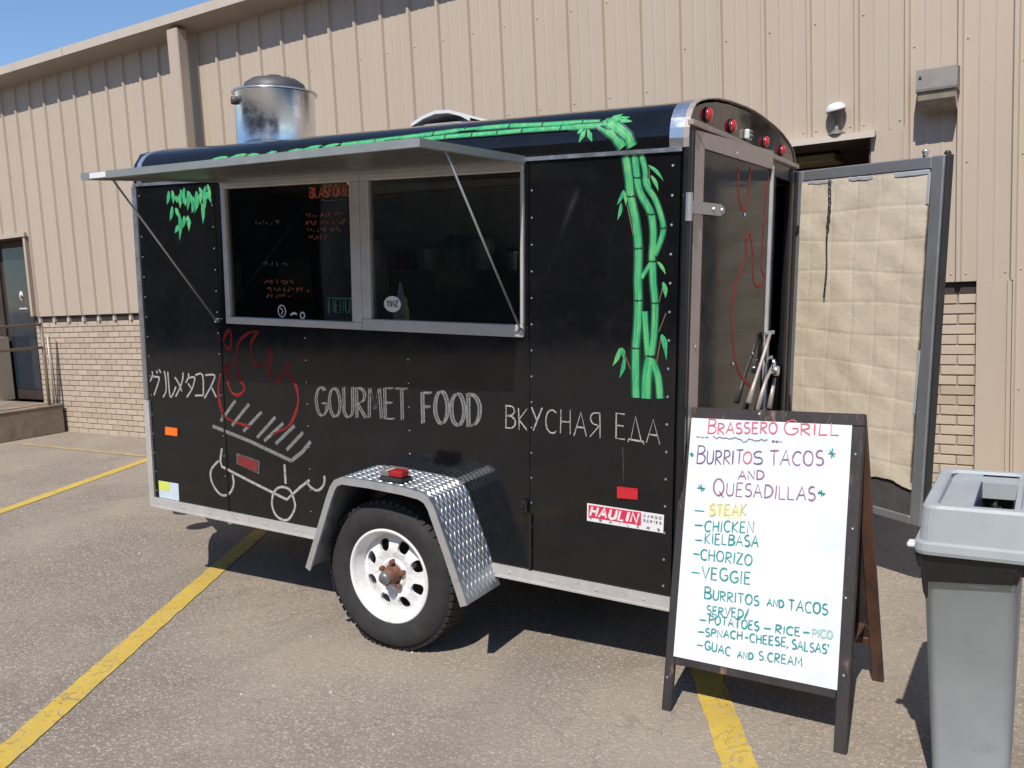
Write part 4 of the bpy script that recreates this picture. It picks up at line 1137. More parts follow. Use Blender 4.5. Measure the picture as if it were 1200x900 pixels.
lvs = [tuple(q) for q in D_['leaves']] + [((x, y), (x + rl_.uniform(-.03, .03), y - rl_.uniform(.04, .08)), .018) for x, y in tops]
for k, (a, b, w) in enumerate(lvs):
    w = w * (.70 if a[0] > 1.5 else 1.0)
    mb = MB(); leaf(mb, a, b, w * 1.05, S, NOUT, .0004 + (k % 5) * .0003); mb.build('bamboo_leaf', M['green' if k % 4 else 'green_light'], tr)
    if k % 2: leaf(hi, a, (a[0] * .4 + b[0] * .6, a[1] * .4 + b[1] * .6), w * .35, S, NOUT, .0026)
o = hi.build('bamboo_highlights', M['green_light'], tr); o['kind'] = 'stuff'
o = nod.build('bamboo_nodes', M['green_dark'], tr); o['kind'] = 'stuff'
for a, b in D_['twigs']:
    tw = MB(); tw.ribbon([S(*a), S(*b)], .0042, NOUT); tw.build('bamboo_twig', M['brown_paint'], tr)
# bamboo over the curved roof edge
def cove_n(p):
    y, z = p[1], p[2]
    best = None
    for (ya, za), (yb, zb) in zip(half, half[1:]):
        d = Vector((yb - ya, zb - za)); t = max(0, min(1, ((y - ya) * d.x + (z - za) * d.y) / d.length_squared))
        q = Vector((ya, za)) + d * t; dist = (q - Vector((y, z))).length
        if best is None or dist < best[0]: best = (dist, q, Vector((-d.y, d.x)).normalized())
    _, q, nn = best
    return Vector((p[0], q.x, q.y)), Vector((0, nn.x, nn.y)) if nn.y > 0 or nn.x < 0 else Vector((0, -nn.x, -nn.y))
def cove_rib(mb, pts, w, d0, d1, sub=8):
    P = []
    raw = [Vector(p) for p in pts]
    for i in range(len(raw) - 1):
        m = max(2, int((raw[i + 1] - raw[i]).length / .03))
        for k in range(m): P.append(raw[i].lerp(raw[i + 1], k / m))
    P.append(raw[-1])
    Q = [cove_n(p) for p in P]
    nr = [q[1] for q in Q]
    mb.ribbon([q[0] for q in Q], w if not callable(w) else [w(i / (len(Q) - 1)) for i in range(len(Q))], nr, d0, d1)
o1 = MB(); s1 = MB(); h1 = MB(); n1 = MB()
for k, (pts, w, nodes) in enumerate(D_['cstems']):
    w = w * .85
    cove_rib(o1, pts, w * 1.5, .0012, .0018); cove_rib(s1, pts, w, .0018, .0028)
    cove_rib(h1, pts, lambda t, w=w: w * .4 * (.6 + .4 * math.sin(t * 40)), .0028, .0034)
    for p in nodes:
        q, nn = cove_n(p); t2 = nn.cross(Vector((1, 0, 0)))
        n1.ribbon([q - t2 * w * .6, q + t2 * w * .6], .007, nn, .0032, .004)
for a, b in D_['cleaves']:
    cove_rib(s1, [a, b], lambda t: .004 + .018 * math.sin(max(.02, t) * PI), .0024, .0032)
    cove_rib(h1, [a, b], lambda t: .001 + .006 * math.sin(max(.02, t) * PI), .0034, .004)
for o_, nm_, m_ in ((o1, 'roof_bamboo_outline', 'green_dark'), (s1, 'roof_bamboo', 'green'), (h1, 'roof_bamboo_highlights', 'green_light'), (n1, 'roof_bamboo_nodes', 'green_dark')):
    q_ = o_.build(nm_, M[m_], tr); q_['kind'] = 'stuff'

# left rear door, a little open
LA, LU = Vector((2.985, .03, 0)), Vector((.1233, .9924, 0)); LN = Vector((.9924, -.1233, 0))
LM = Matrix(((LU.x, LN.x * -1, 0, LA.x), (LU.y, LN.y * -1, 0, LA.y), (0, 0, 1, 0), (0, 0, 0, 1)))   # local x = along door, y = inwards
def dbox(mb, s0, s1, o0, o1, z0, z1, b=0):      # o: outward distance
    if b: mb.bbox(s0, s1, -o1, -o0, z0, z1, b, LM)
    else: mb.box(s0, s1, -o1, -o0, z0, z1, LM)
def dp(s, z, o=0.0): return LA + LU * s + LN * o + Vector((0, 0, z))
mb = MB(); dbox(mb, .012, .80, -.03, .0, .43, 2.155); d1 = mb.build('rear_door', M['body'], tr)
mb = MB()
# mitred frame
def mitre(q, o0, o1):
    mb.add([dp(s, z, o0) for s, z in q] + [dp(s, z, o1) for s, z in q], [(0, 1, 2, 3), (4, 5, 6, 7), (0, 1, 5, 4), (1, 2, 6, 5), (2, 3, 7, 6), (3, 0, 4, 7)])
mitre([(.02, 2.160), (.10, 2.104), (.10, .49), (.02, .43)], .0005, .010)
mitre([(.024, 2.161), (.795, 2.161), (.795, 2.085), (.104, 2.104)], .0005, .0102)
mitre([(.02, .43), (.10, .49), (.80, .49), (.80, .43)], .0005, .0101)
mb.build('frame', M['alu_door'], d1)
mb = MB(); dbox(mb, .793, .812, -.03, .012, .43, 2.10, .003); mb.build('edge_strip', M['alu_white'], d1)
for zc in (1.888, 1.28 - .62, .9 - .35):
    mb = MB()
    q = [(-.03, zc - .022), (.24, zc - .022), (.275, zc - .008), (.275, zc + .008), (.24, zc + .022), (-.03, zc + .022)]
    mb.add([dp(s, z, .012) for s, z in q] + [dp(s, z, .020) for s, z in q], [(0, 1, 2, 3, 4, 5), (6, 7, 8, 9, 10, 11)] + [(i, (i + 1) % 6, 6 + (i + 1) % 6, 6 + i) for i in range(6)])
    h = mb.build('strap_hinge', M['galv'], d1)
    mb = MB(); mb.tube([dp(-.03, zc - .05, .016), dp(-.03, zc + .05, .016)], .013, 8)
    for s in (.17, .245): mb.lathe([(.010, 0), (.008, .006), (0, .007)], 8, Matrix.Translation(dp(s, zc, .020)) @ Matrix.Rotation(PI / 2, 4, 'Y'))
    mb.build('hinge_pin', M['galv'], h)
for s, z in ((.30, 1.885), (.52, 1.882), (.40, 2.115), (.45, 1.275), (.66, 1.30), (.06, 1.38)):
    mb = MB(); mb.lathe([(.008, 0), (.006, .004), (0, .005)], 8, Matrix.Translation(dp(s, z, .001 if z < 2.1 and s > .1 else .011)) @ Matrix.Rotation(PI / 2, 4, 'Y')); mb.build('bolt', M['alu_bright'], d1)
mb = MB()
for p in D_['dflame']: mb.ribbon(smooth_pts([dp(s, z, .0) for s, z in p], 5), .014, LN, .0006, .0016)
mb.build('flame_drawing', M['flame_red'], d1)
for i, p in enumerate(D_['handles']):
    mb = MB(); mb.smooth = True
    P = [dp(s, z, .026) for k, (s, z) in enumerate(p)]
    mb.tube(P, [.008] * (len(P) - 1) + [.014], 8); mb.build('lock_bar', M['alu_door'], d1)
mb = MB(); dbox(mb, .765, .86, .010, .024, 1.372, 1.388, .003); dbox(mb, .775, .85, .010, .024, 1.262, 1.276, .003); dbox(mb, .780, .797, .010, .022, 1.25, 1.371, .003)
mb.build('hasp', M['galv'], d1)
mb = MB(); mb.smooth = True; mb.lathe([(0, .02), (.02, .02), (.023, .014), (.023, -.008), (0, -.01)], 14, Matrix.Translation(dp(.825, 1.212, .04)) @ Matrix.Rotation(PI / 2, 4, 'Y')); mb.tube([dp(.817, 1.23, .04), dp(.817, 1.262, .035), dp(.833, 1.262, .035), dp(.833, 1.23, .04)], .004, 6)
mb.build('padlock', M['alu_bright'], d1)

# right rear door, swung out: we look at its insulated inside
th = 1.0318
RA = Vector((2.98, 1.80, 0)); RU = Vector((math.sin(th), -math.cos(th), 0)); RN = Vector((math.cos(th), math.sin(th), 0)) * -1   # RN faces the camera
def rp(s, z, o=0.0): return RA + RU * s + RN * o + Vector((0, 0, z))
RM = Matrix(((RU.x, RN.x, 0, RA.x), (RU.y, RN.y, 0, RA.y), (0, 0, 1, 0), (0, 0, 0, 1)))
def rbox(mb, s0, s1, o0, o1, z0, z1, b=0):
    if b: mb.bbox(s0, s1, o0, o1, z0, z1, b, RM)
    else: mb.box(s0, s1, o0, o1, z0, z1, RM)
mb = MB(); rbox(mb, .01, .87, -.045, -.02, .445, 2.155); d2 = mb.build('rear_door', M['body'], tr)
mb = MB()
rbox(mb, .010, .060, -.02, .012, .445, 2.162, .005); rbox(mb, .806, .868, -.02, .012, .445, 2.162, .005)
rbox(mb, .060, .806, -.02, .012, 2.105, 2.162, .005); rbox(mb, .060, .806, -.02, .010, .445, .485, .004)
mb.build('frame', M['grey_frame'], d2)
mb = MB(); rbox(mb, .8685, .883, -.04, .004, .44, 2.166, .005); mb.build('gasket', M['satin_black'], d2)
mb = MB(); rbox(mb, .060, .806, -.018, .002, .486, .66); mb.build('kick_plate', M['kick'], d2)
# quilted insulation sheet
mb = MB(); mb.smooth = False
NX, NZ = 46, 92
s0, s1, z0, z1 = .058, .812, .628, 2.104
rnd = random.Random(8)
gx = [s0 + .075 + i * .1385 for i in range(6)]; gz = [z0 + .10 + i * .152 for i in range(10)]
gxo = [rnd.uniform(-.004, .004) for _ in gx]
def ins(s, z):
    e = 0
    dxm = min(abs(s - g - .004 * math.sin(z * 9 + i)) for i, g in enumerate(gx)); dzm = min(abs(z - g - .006 * math.sin(s * 7 + i * 2)) for i, g in enumerate(gz))
    e = -.0013 * math.exp(-(dxm / .005) ** 2) - .0014 * math.exp(-(dzm / .005) ** 2)
    e += .0020 * math.sin(s * 23 + math.sin(z * 11) * 2) * math.sin(z * 13 + s * 5) + .0008 * math.sin(z * 37 + s * 21)
    return .0145 + e
import bisect as _b
ss = sorted(set([s0 + (s1 - s0) * i / NX for i in range(NX + 1)] + [min(s1, max(s0, g + d)) for g in gx for d in (-.006, 0, .006)]))
zz = sorted(set([z0 + (z1 - z0) * i / NZ for i in range(NZ + 1)] + [min(z1, max(z0, g + d)) for g in gz for d in (-.006, 0, .006)]))
vs = []
for j, z in enumerate(zz):
    for i, s in enumerate(ss):
        zx = z
        if j == 0: zx = z + .012 * math.sin(s * 21) + .010 * (1 - s / .8) + rnd.uniform(-.004, .004)
        sx = s
        if i == len(ss) - 1: sx = s
        vs.append(rp(sx, zx, ins(s, z)))
n = len(ss)
mb.add(vs, [(j * n + i, j * n + i + 1, (j + 1) * n + i + 1, (j + 1) * n + i) for j in range(len(zz) - 1) for i in range(n - 1)])
mb.smooth = True
insu = mb.build('insulation_sheet', M['insul'], d2)
for p in insu.data.polygons: p.use_smooth = True
def tape(pts, w):
    mb = MB(); mb.ribbon([rp(*q) for q in pts], w, RN, .001, .003); mb.build('foil_tape', M['foil'], d2)
for a, b, h in ((.10, .26, .016), (.36, .50, .018), (.62, .80, .022)):
    tape([(a + (b - a) * t, 2.094 + rnd.uniform(-.004, .004), .0145) for t in (0, .2, .4, .6, .8, 1)], h)
tape([(.803, 2.09, .015), (.80, 1.95, .015)], .016)
tape([(.808, 1.28, .015), (.806, 1.2, .015), (.80, .98, .015)], .012)
# thin chain
mb = MB()
z = 2.085; k = 0
while z > 1.50:
    r = .0075 if z > 1.86 else .0045
    hgt = r * 1.9
    a = (k % 2) * PI / 2
    pts = []
    for t in range(9):
        an = 2 * PI * t / 8
        lx = math.cos(an) * r; lz = math.sin(an) * hgt
        pts.append(rp(.252 + .004 * math.sin(z * 20) + lx * math.cos(a), z + lz, .026 + lx * math.sin(a)))
    mb.tube(pts, r * .38, 5, False)
    z -= hgt * 1.55; k += 1
mb.build('chain', M['under'], d2)
for zc in (1.86, .70):
    mb = MB(); rbox(mb, -.075, .005, -.03, .02, zc - .055, zc + .055, .006); rbox(mb, -.01, .05, -.005, .028, zc - .022, zc + .022, .005)
    mb.build('hinge', M['black'], d2)
    mb = MB(); rbox(mb, .0, .045, .013, .034, zc - .02, zc + .02, .005); mb.build('hinge_leaf', M['galv'], d2)
mb = MB(); mb.smooth = True; mb.tube([rp(.765, 2.162, 0), rp(.765, 2.185, 0)], .012, 8)
mb.lathe([(.014, -.008), (.018, .002), (.013, .010), (0, .013)], 12, Matrix.Translation(rp(.765, 2.186, 0)))
mb.build('hold_back_knob', M['alu_bright'], d2)
mb = MB(); mb.smooth = True; mb.lathe([(.014, -.006), (.016, .0), (.010, .010), (0, .011)], 10, Matrix.Translation(rp(.862, 2.172, -.02))); mb.build('corner_bumper', M['satin_black'], d2)

# fender
FP = [(1.352, .338), (1.42, .51), (1.485, .675), (1.51, .73), (1.535, .762), (1.575, .779), (1.72, .781), (1.9, .775), (1.985, .767), (2.025, .75), (2.052, .715), (2.13, .53), (2.207, .330)]
def fender(y_in, y_out, nm='fender'):
    mb = MB(); t = .008
    sg = 1 if y_out > y_in else -1
    P = [Vector((x, 0, z)) for x, z in FP]; n = len(P)
    nr = []
    for i in range(n):
        d = (P[min(i + 1, n - 1)] - P[max(i - 1, 0)]).normalized(); nr.append(Vector((-d.z, 0, d.x)))
    vs = []
    for p, q in zip(P, nr):
        for y in (y_in, y_out):
            vs += [Vector((p.x, y, p.z)), Vector((p.x, y, p.z)) - q * t]
    fs = []
    for i in range(n - 1):
        a, b = 4 * i, 4 * (i + 1)
        fs += [(a, a + 2, b + 2, b), (a + 1, b + 1, b + 3, a + 3), (a, b, b + 1, a + 1), (a + 2, a + 3, b + 3, b + 2)]
    fs += [(0, 1, 3, 2), (4 * n - 4, 4 * n - 2, 4 * n - 1, 4 * n - 3)]
    mb.add(vs, fs)
    f = mb.build(nm, M['diamond'], tr)
    # rolled outer lip
    lip = MB(); lip.smooth = False
    vs = []
    for p, q in zip(P, nr):
        a = Vector((p.x, y_out, p.z))
        vs += [a + q * .001, a + q * .001 + Vector((0, sg * .007, 0)), a - q * .030 + Vector((0, sg * .010, 0)), a - q * .030]
    fs = []
    for i in range(n - 1):
        a, b = 4 * i, 4 * (i + 1)
        for k in range(4): fs.append((a + k, a + (k + 1) % 4, b + (k + 1) % 4, b + k))
    fs += [(0, 1, 2, 3), (4 * n - 4, 4 * n - 3, 4 * n - 2, 4 * n - 1)]
    lip.add(vs, fs); lip.build('lip', M['diamond_edge'], f)
    # raised lozenges
    cum = [0]
    for i in range(n - 1): cum.append(cum[-1] + (P[i + 1] - P[i]).length)
    def at(s):
        for i in range(n - 1):
            if s <= cum[i + 1]:
                k = (s - cum[i]) / (cum[i + 1] - cum[i]); return P[i].lerp(P[i + 1], k), (P[i + 1] - P[i]).normalized(), nr[i].lerp(nr[i + 1], k).normalized()
        return P[-1], (P[-1] - P[-2]).normalized(), nr[-1]
    tb = MB(); s = .012; r = 0
    while s < cum[-1] - .01:
        p, d, q = at(s); y = .014 + (r % 2) * .015
        while y < abs(y_out - y_in) - .008:
            c = Vector((p.x, y_in + sg * y, p.z)); yy = Vector((0, 1, 0))
            ax = (d * .94 + yy * (.22 if r % 2 else -.22)).normalized(); bx = q.cross(ax)
            l, w = .0185, .0052
            tb.add([c - ax * l, c + bx * w, c + ax * l, c - bx * w, c + q * .0032 - ax * l * .4, c + q * .0032 + ax * l * .4], [(0, 1, 4), (1, 5, 4), (1, 2, 5), (2, 3, 5), (3, 4, 5), (3, 0, 4)])
            y += .030
        s += .027; r += 1
    o = tb.build('tread_pattern', M['tread'], f); o['kind'] = 'stuff'
    return f
f1 = fender(0.0, -.26)
fender(W_, W_ + .26)
mb = MB(); mb.add([(x, .0, z) for x, z in FP] + [(x, .02, z) for x, z in FP], [(i, i + 1, len(FP) + i + 1, len(FP) + i) for i in range(len(FP) - 1)]); mb.build('wheel_well_edge', M['black'], f1)
# marker lamp on the fender
mb = MB(); mb.bbox(1.755, 1.87, -.235, -.16, .782, .800, .003); bl = mb.build('marker_lamp', M['satin_black'], tr)
mb = MB(); mb.bbox(1.805, 1.87, -.235, -.175, .800, .832, .008); mb.build('lens', M['lens_dark'], bl)
mb = MB(); mb.bbox(1.758, 1.803, -.232, -.178, .800, .826, .005); mb.box(1.77, 1.87, -.185, -.178, .826, .836); mb.build('lamp_housing', M['light_housing'], bl)
mb = MB(); mb.bbox(1.792, 1.802, -.2351, -.178, .8262, .830, .001); mb.bbox(1.806, 1.868, -.180, -.174, .828, .8345, .001); mb.build('clear_strip', M['clear_lens'], bl)

# wheels
def wheel(y_face, sg):
    """sg -1: outer face towards -y"""
    T_ = Matrix.Translation((1.74, y_face, .335)) @ Matrix.Rotation(PI / 2 if sg < 0 else -PI / 2, 4, 'X')   # local z = outwards
    R = .336
    mb = MB(); mb.smooth = True
    mb.lathe([(.205, -.02), (.212, .004), (.222, .010), (.245, .020), (.275, .0235), (.300, .018), (.318, .004), (.330, -.012), (.333, -.03), (.334, -.15), (.325, -.17), (.300, -.195), (.26, -.2), (.21, -.185), (.205, -.17)], 72, T_)
    wh = mb.build('wheel', M['tyre'], tr)
    tb = MB()
    n = 58
    for k in range(n):
        a = 2 * PI * k / n
        for (z0, z1, da, r0, r1) in ((-.034, .006, .0, .322, .3365), (-.080, -.042, .5, .330, .3365), (-.124, -.088, .0, .330, .3365), (-.172, -.132, .5, .322, .3365)):
            a0 = a + da * 2 * PI / n; w = .037
            vs = []
            for (r, z) in ((r0, z1 if r0 < .33 and z1 > 0 else z1), (r1, z1 - .008), (r1, z0 + .008), (r0, z0)):
                for aa in (a0 - w, a0 + w): vs.append(T_ @ Vector((r * math.cos(aa), r * math.sin(aa), z)))
            tb.add(vs, [(0, 1, 3, 2), (2, 3, 5, 4), (4, 5, 7, 6), (0, 2, 4, 6), (1, 7, 5, 3)])
    o = tb.build('tread', M['tyre'], wh); o['kind'] = 'stuff'
    # rim: outer flange, barrel, dished centre with eight openings
    rb = MB(); rb.smooth = True
    rb.lathe([(.213, -.004), (.213, .006), (.207, .010), (.200, .007), (.195, -.004), (.188, -.022), (.176, -.035), (.172, -.060), (.170, -.10), (.19, -.16), (.208, -.17)], 64, T_)
    rim = rb.build('rim', M['rim'], wh)
    cb = MB(); cb.smooth = False
    nh = 8; m = 8
    def zc(r): return -.052 + .020 * math.exp(-((r - .10) / .045) ** 2) - (.012 if r < .055 else 0)
    for k in range(nh):
        a0 = 2 * PI * (k + .5) / nh; ha = PI / nh
        inner, outer = [], []
        N_ = 24
        for i in range(N_):
            t = 2 * PI * i / N_
            # hole outline: rounded trapezoid
            hx = .132 +   .0275 * math.copysign(abs(math.cos(t)) ** .7, math.cos(t)); hw = (.027 + .007 * math.cos(t)) * math.copysign(abs(math.sin(t)) ** .8, math.sin(t))
            inner.append((hx, a0 + hw / hx))
            # sector outline
            c_, s_ = math.cos(t), math.sin(t); mx = max(abs(c_), abs(s_))
            rr = .122 + .052 * (c_ / mx); aa = a0 + ha * (s_ / mx)
            outer.append((rr, aa))
        vs = []
        for (r, a) in outer: vs.append(T_ @ Vector((r * math.cos(a), r * math.sin(a), zc(r))))
        for (r, a) in inner: vs.append(T_ @ Vector((r * math.cos(a), r * math.sin(a), zc(r) + .002)))
        for (r, a) in inner: vs.append(T_ @ Vector((r * math.cos(a), r * math.sin(a), zc(r) - .012)))
        cb.add(vs, [(i, (i + 1) % N_, N_ + (i + 1) % N_, N_ + i) for i in range(N_)] + [(N_ + i, N_ + (i + 1) % N_, 2 * N_ + (i + 1) % N_, 2 * N_ + i) for i in range(N_)])
    cb.lathe([(.070, zc(.07)), (.066, -.036), (.058, -.030), (.046, -.034), (.040, -.06)], 40, T_)
    cb.build('centre_disc', M['rim'], wh)
    hb = MB(); hb.smooth = True
    hb.lathe([(.046, -.075), (.046, -.040), (.040, -.030), (.036, .0), (.032, .022), (.0, .024)], 24, T_)
    hub = hb.build('hub', M['rust'], wh)
    hb = MB(); hb.smooth = True; hb.lathe([(.027, .018), (.027, .036), (.022, .044), (0, .046)], 20, T_); hb.build('hub_cap', M['greyhub'], hub)
    for k in range(5):
        a = 2 * PI * k / 5 + .3; hb = MB()
        hb.lathe([(.0125, -.045), (.0125, -.016), (.009, -.010), (0, -.010)], 6, T_ @ Matrix.Translation((.057 * math.cos(a), .057 * math.sin(a), 0))); hb.build('lug_nut', M['rust'], hub)
    bb = MB(); bb.smooth = True; bb.lathe([(.168, -.11), (.1, -.115), (0, -.115)], 32, T_); bb.build('brake_drum', M['under'], wh)
    return wh
wheel(-.165, -1)
wheel(W_ + .165, 1)

# tongue, coupler and jack (hidden behind the nose, seen by their shadows)
mb = MB()
for sg in (-1, 1):
    a = Vector((.1, W_ / 2 + sg * .6, .33)); b = Vector((-.98, W_ / 2, .33)); d = (b - a).normalized(); q = Vector((-d.y, d.x, 0)) * .025
    mb.add([p + o + Vector((0, 0, h)) for p in (a, b) for o in (q, -q) for h in (-.045, .045)], [(0, 1, 3, 2), (4, 6, 7, 5), (0, 4, 5, 1), (2, 3, 7, 6), (0, 2, 6, 4), (1, 5, 7, 3)])
mb.build('tongue', M['under'], tr)
mb = MB(); mb.bbox(-1.08, -.9, W_ / 2 - .04, W_ / 2 + .04, .33, .40, .01); mb.smooth = True; mb.lathe([(.035, 0), (.05, .03), (.045, .06), (0, .07)], 14, Matrix.Translation((-1.06, W_ / 2, .32))); mb.build('coupler', M['under'], tr)
mb = MB(); mb.smooth = True; mb.tube([(-.8, W_ / 2, .0), (-.8, W_ / 2, .85)], .028, 12); mb.lathe([(.09, -.03), (.09, -.015), (.03, .01)], 16, Matrix.Translation((-.8, W_ / 2, .03))); mb.tube([(-.8, W_ / 2, .85), (-.8, W_ / 2 + .12, .86), (-.8, W_ / 2 + .12, .92)], .01, 8); mb.build('jack', M['under'], tr)

# exhaust pot on the roof
pot = MB(); pot.smooth = True
PT = Matrix.Translation((.433, .60, 2.312)) @ Matrix.Diagonal((.83, .83, 1.0, 1))
pot.lathe([(.258, 0), (.260, .015), (.258, .03), (.258, .285), (.266, .295)], 56, PT)
p1 = pot.build('exhaust_pot', M['chrome'], tr)
mb = MB(); mb.smooth = True; mb.lathe([(.260, .291), (.274, .286), (.278, .291), (.274, .298), (.19, .306)], 56, PT); mb.build('rim', M['alu_bright'], p1)
mb = MB(); mb.smooth = True; mb.lathe([(.205, .298), (.205, .312), (.192, .342), (.15, .366), (.08, .377), (.045, .379), (.043, .390), (0, .392)], 40, PT); mb.build('lid', M['dome'], p1)
mb = MB(); mb.smooth = True; mb.lathe([(.0, .045), (.022, .043), (.022, .01), (.016, 0)], 14, PT @ Matrix.Rotation(math.radians(-113), 4, 'Z') @ Matrix.Translation((.250, 0, .235)) @ Matrix.Rotation(PI / 2, 4, 'Y')); mb.build('knob', M['dome'], p1)
mb = MB(); mb.box(.25, .62, .42, .79, 2.295, 2.316); mb.build('pot_base', M['dome'], tr)
# roof hatch
mb = MB(); mb.smooth = False
hx, hy = 1.52, .80
A_ = [(hx - .20, hy - .2), (hx + .20, hy - .2), (hx + .20, hy + .2), (hx - .20, hy + .2)]
prx = [(-.175, 2.380), (-.10, 2.412), (-.03, 2.430), (.05, 2.428), (.12, 2.408), (.175, 2.380)]
n = len(prx)
mb.add([(hx + a, hy - .2, z) for a, z in prx] + [(hx + a, hy + .2, z) for a, z in prx] + [(hx + a, hy - .2, z - .016) for a, z in prx] + [(hx + a, hy + .2, z - .016) for a, z in prx],
       [(i, i + 1, n + i + 1, n + i) for i in range(n - 1)] + [(2 * n + i, 3 * n + i, 3 * n + i + 1, 2 * n + i + 1) for i in range(n - 1)] + [(2 * n + i, 2 * n + i + 1, i + 1, i) for i in range(n - 1)] + [(n + i, n + i + 1, 3 * n + i + 1, 3 * n + i) for i in range(n - 1)])
ht = mb.build('roof_hatch', M['white_plastic'], tr)
mb = MB(); mb.box(hx - .15, hx + .15, hy - .18, hy + .18, 2.30, 2.372); mb.build('hatch_base', M['winframe'], ht)

# squeeze bottles standing on the counter inside
def bottle(x, y, mat, label):
    t = empty('squeeze_bottle'); t.matrix_world = TR @ Matrix.Translation((x, y, 1.292))
    tag(t, label, 'bottle')
    mb = MB(); mb.smooth = True; mb.lathe([(0, 0), (.034, 0), (.036, .01), (.036, .19), (.028, .215)], 20); mb.build('bottle_body', M[mat], t)
    mb = MB(); mb.smooth = True; mb.lathe([(.029, .213), (.031, .235), (.014, .255), (.006, .31), (0, .312)], 16); mb.build('nozzle', M['white_plastic' if mat == 'bottle' else mat], t)
bottle(1.575 + .06, .10, 'bottle', 'pale squeeze bottle behind the round sticker in the right serving window')
bottle(1.35, .14, 'bottle_red', 'reddish squeeze bottle at the right side of the left serving window')
# ================================================================== A-FRAME SIGN
sg = empty('sandwich_board_sign')
E3 = Vector((.9993, -.0364, 0)); NB = Vector((.0364, .9993, 0))
SM = Matrix(((E3.x, NB.x, 0, 3.133), (E3.y, NB.y, 0, -3.492), (0, 0, 1, 0), (0, 0, 0, 1)))
sg.matrix_world = SM
tag(sg, 'white handwritten menu board in a worn black wooden A-frame on the asphalt', 'sign')
AL = math.radians(15)
# front leaf frame: a = across, b = up the leaf, o = outwards
def fp(a, b, o=0.0): return Vector((a, b * math.sin(AL) - o * math.cos(AL), b * math.cos(AL) + o * math.sin(AL)))
FM = Matrix(((1, 0, 0, 0), (0, -math.cos(AL), math.sin(AL), 0), (0, math.sin(AL), math.cos(AL), 0), (0, 0, 0, 1)))   # (a, o, b)
HH = 1.118
AP = HH * math.sin(AL)
def rearM():
    B2 = math.radians(15.5)
    return Matrix(((1, 0, 0, 0), (0, math.cos(B2), -math.sin(B2), AP * 2 + .035), (0, math.sin(B2), math.cos(B2), 0), (0, 0, 0, 1)))
def leaf_frame(Mx, front=True):
    nm = 'front_leaf' if front else 'rear_leaf'
    mat = M['signframe'] if front else M['signwood']
    x0, x1 = -.008, .642
    pl = []
    root = MB(); root.bbox(x0, x0 + .036, -.022, .0, 0, HH - .042, .003, Mx); root_o = root.build('post', mat, sg)
    mb = MB(); mb.bbox(x1 - .042, x1, -.022, .0, 0, HH - .042, .003, Mx); mb.build('post', mat, sg)
    mb = MB(); mb.bbox(x0, x1, -.0225, .0005, HH - .0415, HH, .003, Mx); mb.build('top_rail', mat, sg)
    mb = MB(); mb.bbox(x0 + .037, x1 - .043, -.0215, -.0005, .170, .200, .003, Mx); mb.build('bottom_rail', mat, sg)
leaf_frame(FM); leaf_frame(rearM(), False)
# whiteboard
mb = MB(); mb.box(.024, .602, -.016, .0015, .199, HH - .040, FM); mb.build('whiteboard', M['whiteboard'], sg)
mb = MB(); mb.box(.03, .598, -.016, -.006, .199, HH - .042, rearM()); mb.build('back_board', M['signframe'], sg)
for a, b in ((.618, .98), (.622, .73), (.613, .50), (.006, .12), (.62, .25), (.28, HH - .015)):
    mb = MB(); mb.lathe([(.005, 0), (.004, .002), (0, .003)], 7, FM @ Matrix.Translation((a, .001, b)) @ Matrix.Rotation(-PI / 2, 4, 'X')); mb.build('screw', M['alu_bright'], sg)
mb = MB(); mb.bbox(.05, .59, .095, AP * 2 - .045, .235, .247, .003); mb.build('spreader_board', M['signwood'], sg)
# handwriting
Pn = lambda a, b: fp(a, b, .0036)
col = {}
for i, (txt, a, b, h, c, big) in enumerate(DATA['sign']):
    mb = MB()
    w = .0068 if h > .05 else .0054
    if c in ('yellow', 'palegreen'): w = .007
    if txt.startswith('www'):
        L_ = b[0] - a[0]
        write(mb, 'www.', a, (a[0] + L_ * .16, a[1]), h * .8, .0022, Pn, .04, seed=i)
        rnd = random.Random(2); x = a[0] + L_ * .2; pts = []
        while x < a[0] + L_ * .84:
            pts.append(Pn(x, a[1] + h * rnd.uniform(0, .9) - (.008 if .55 < (x - a[0]) / L_ < .6 else 0))); x += .0055
        mb.ribbon(pts, .0022, (Pn(1, 0) - Pn(0, 0)).cross(Pn(0, 1) - Pn(0, 0)).normalized())
        write(mb, '.com', (a[0] + L_ * .87, a[1]), (b[0], a[1]), h * .8, .0022, Pn, .04, seed=i)
        mb.build('marker_lettering', M['mk_' + c], sg)
        continue
    write(mb, txt, a, b, h, w, Pn, .035, big=bool(big), seed=20 + i, gap=.2)
    o = mb.build('marker_lettering', M['mk_' + c], sg)
    if txt == 'STEAK':
        hb = MB(); hb.ribbon([Pn(a[0] + (b[0] - a[0]) * t, a[1] + h * (.5 + .08 * math.sin(t * 9))) for t in (-.04, .15, .3, .5, .7, .86)], h * 1.05, (Pn(1, 0) - Pn(0, 0)).cross(Pn(0, 1) - Pn(0, 0)).normalized(), -.0016, -.0009)
        hb.build('highlighter_smear', M['mk_smear'], sg)
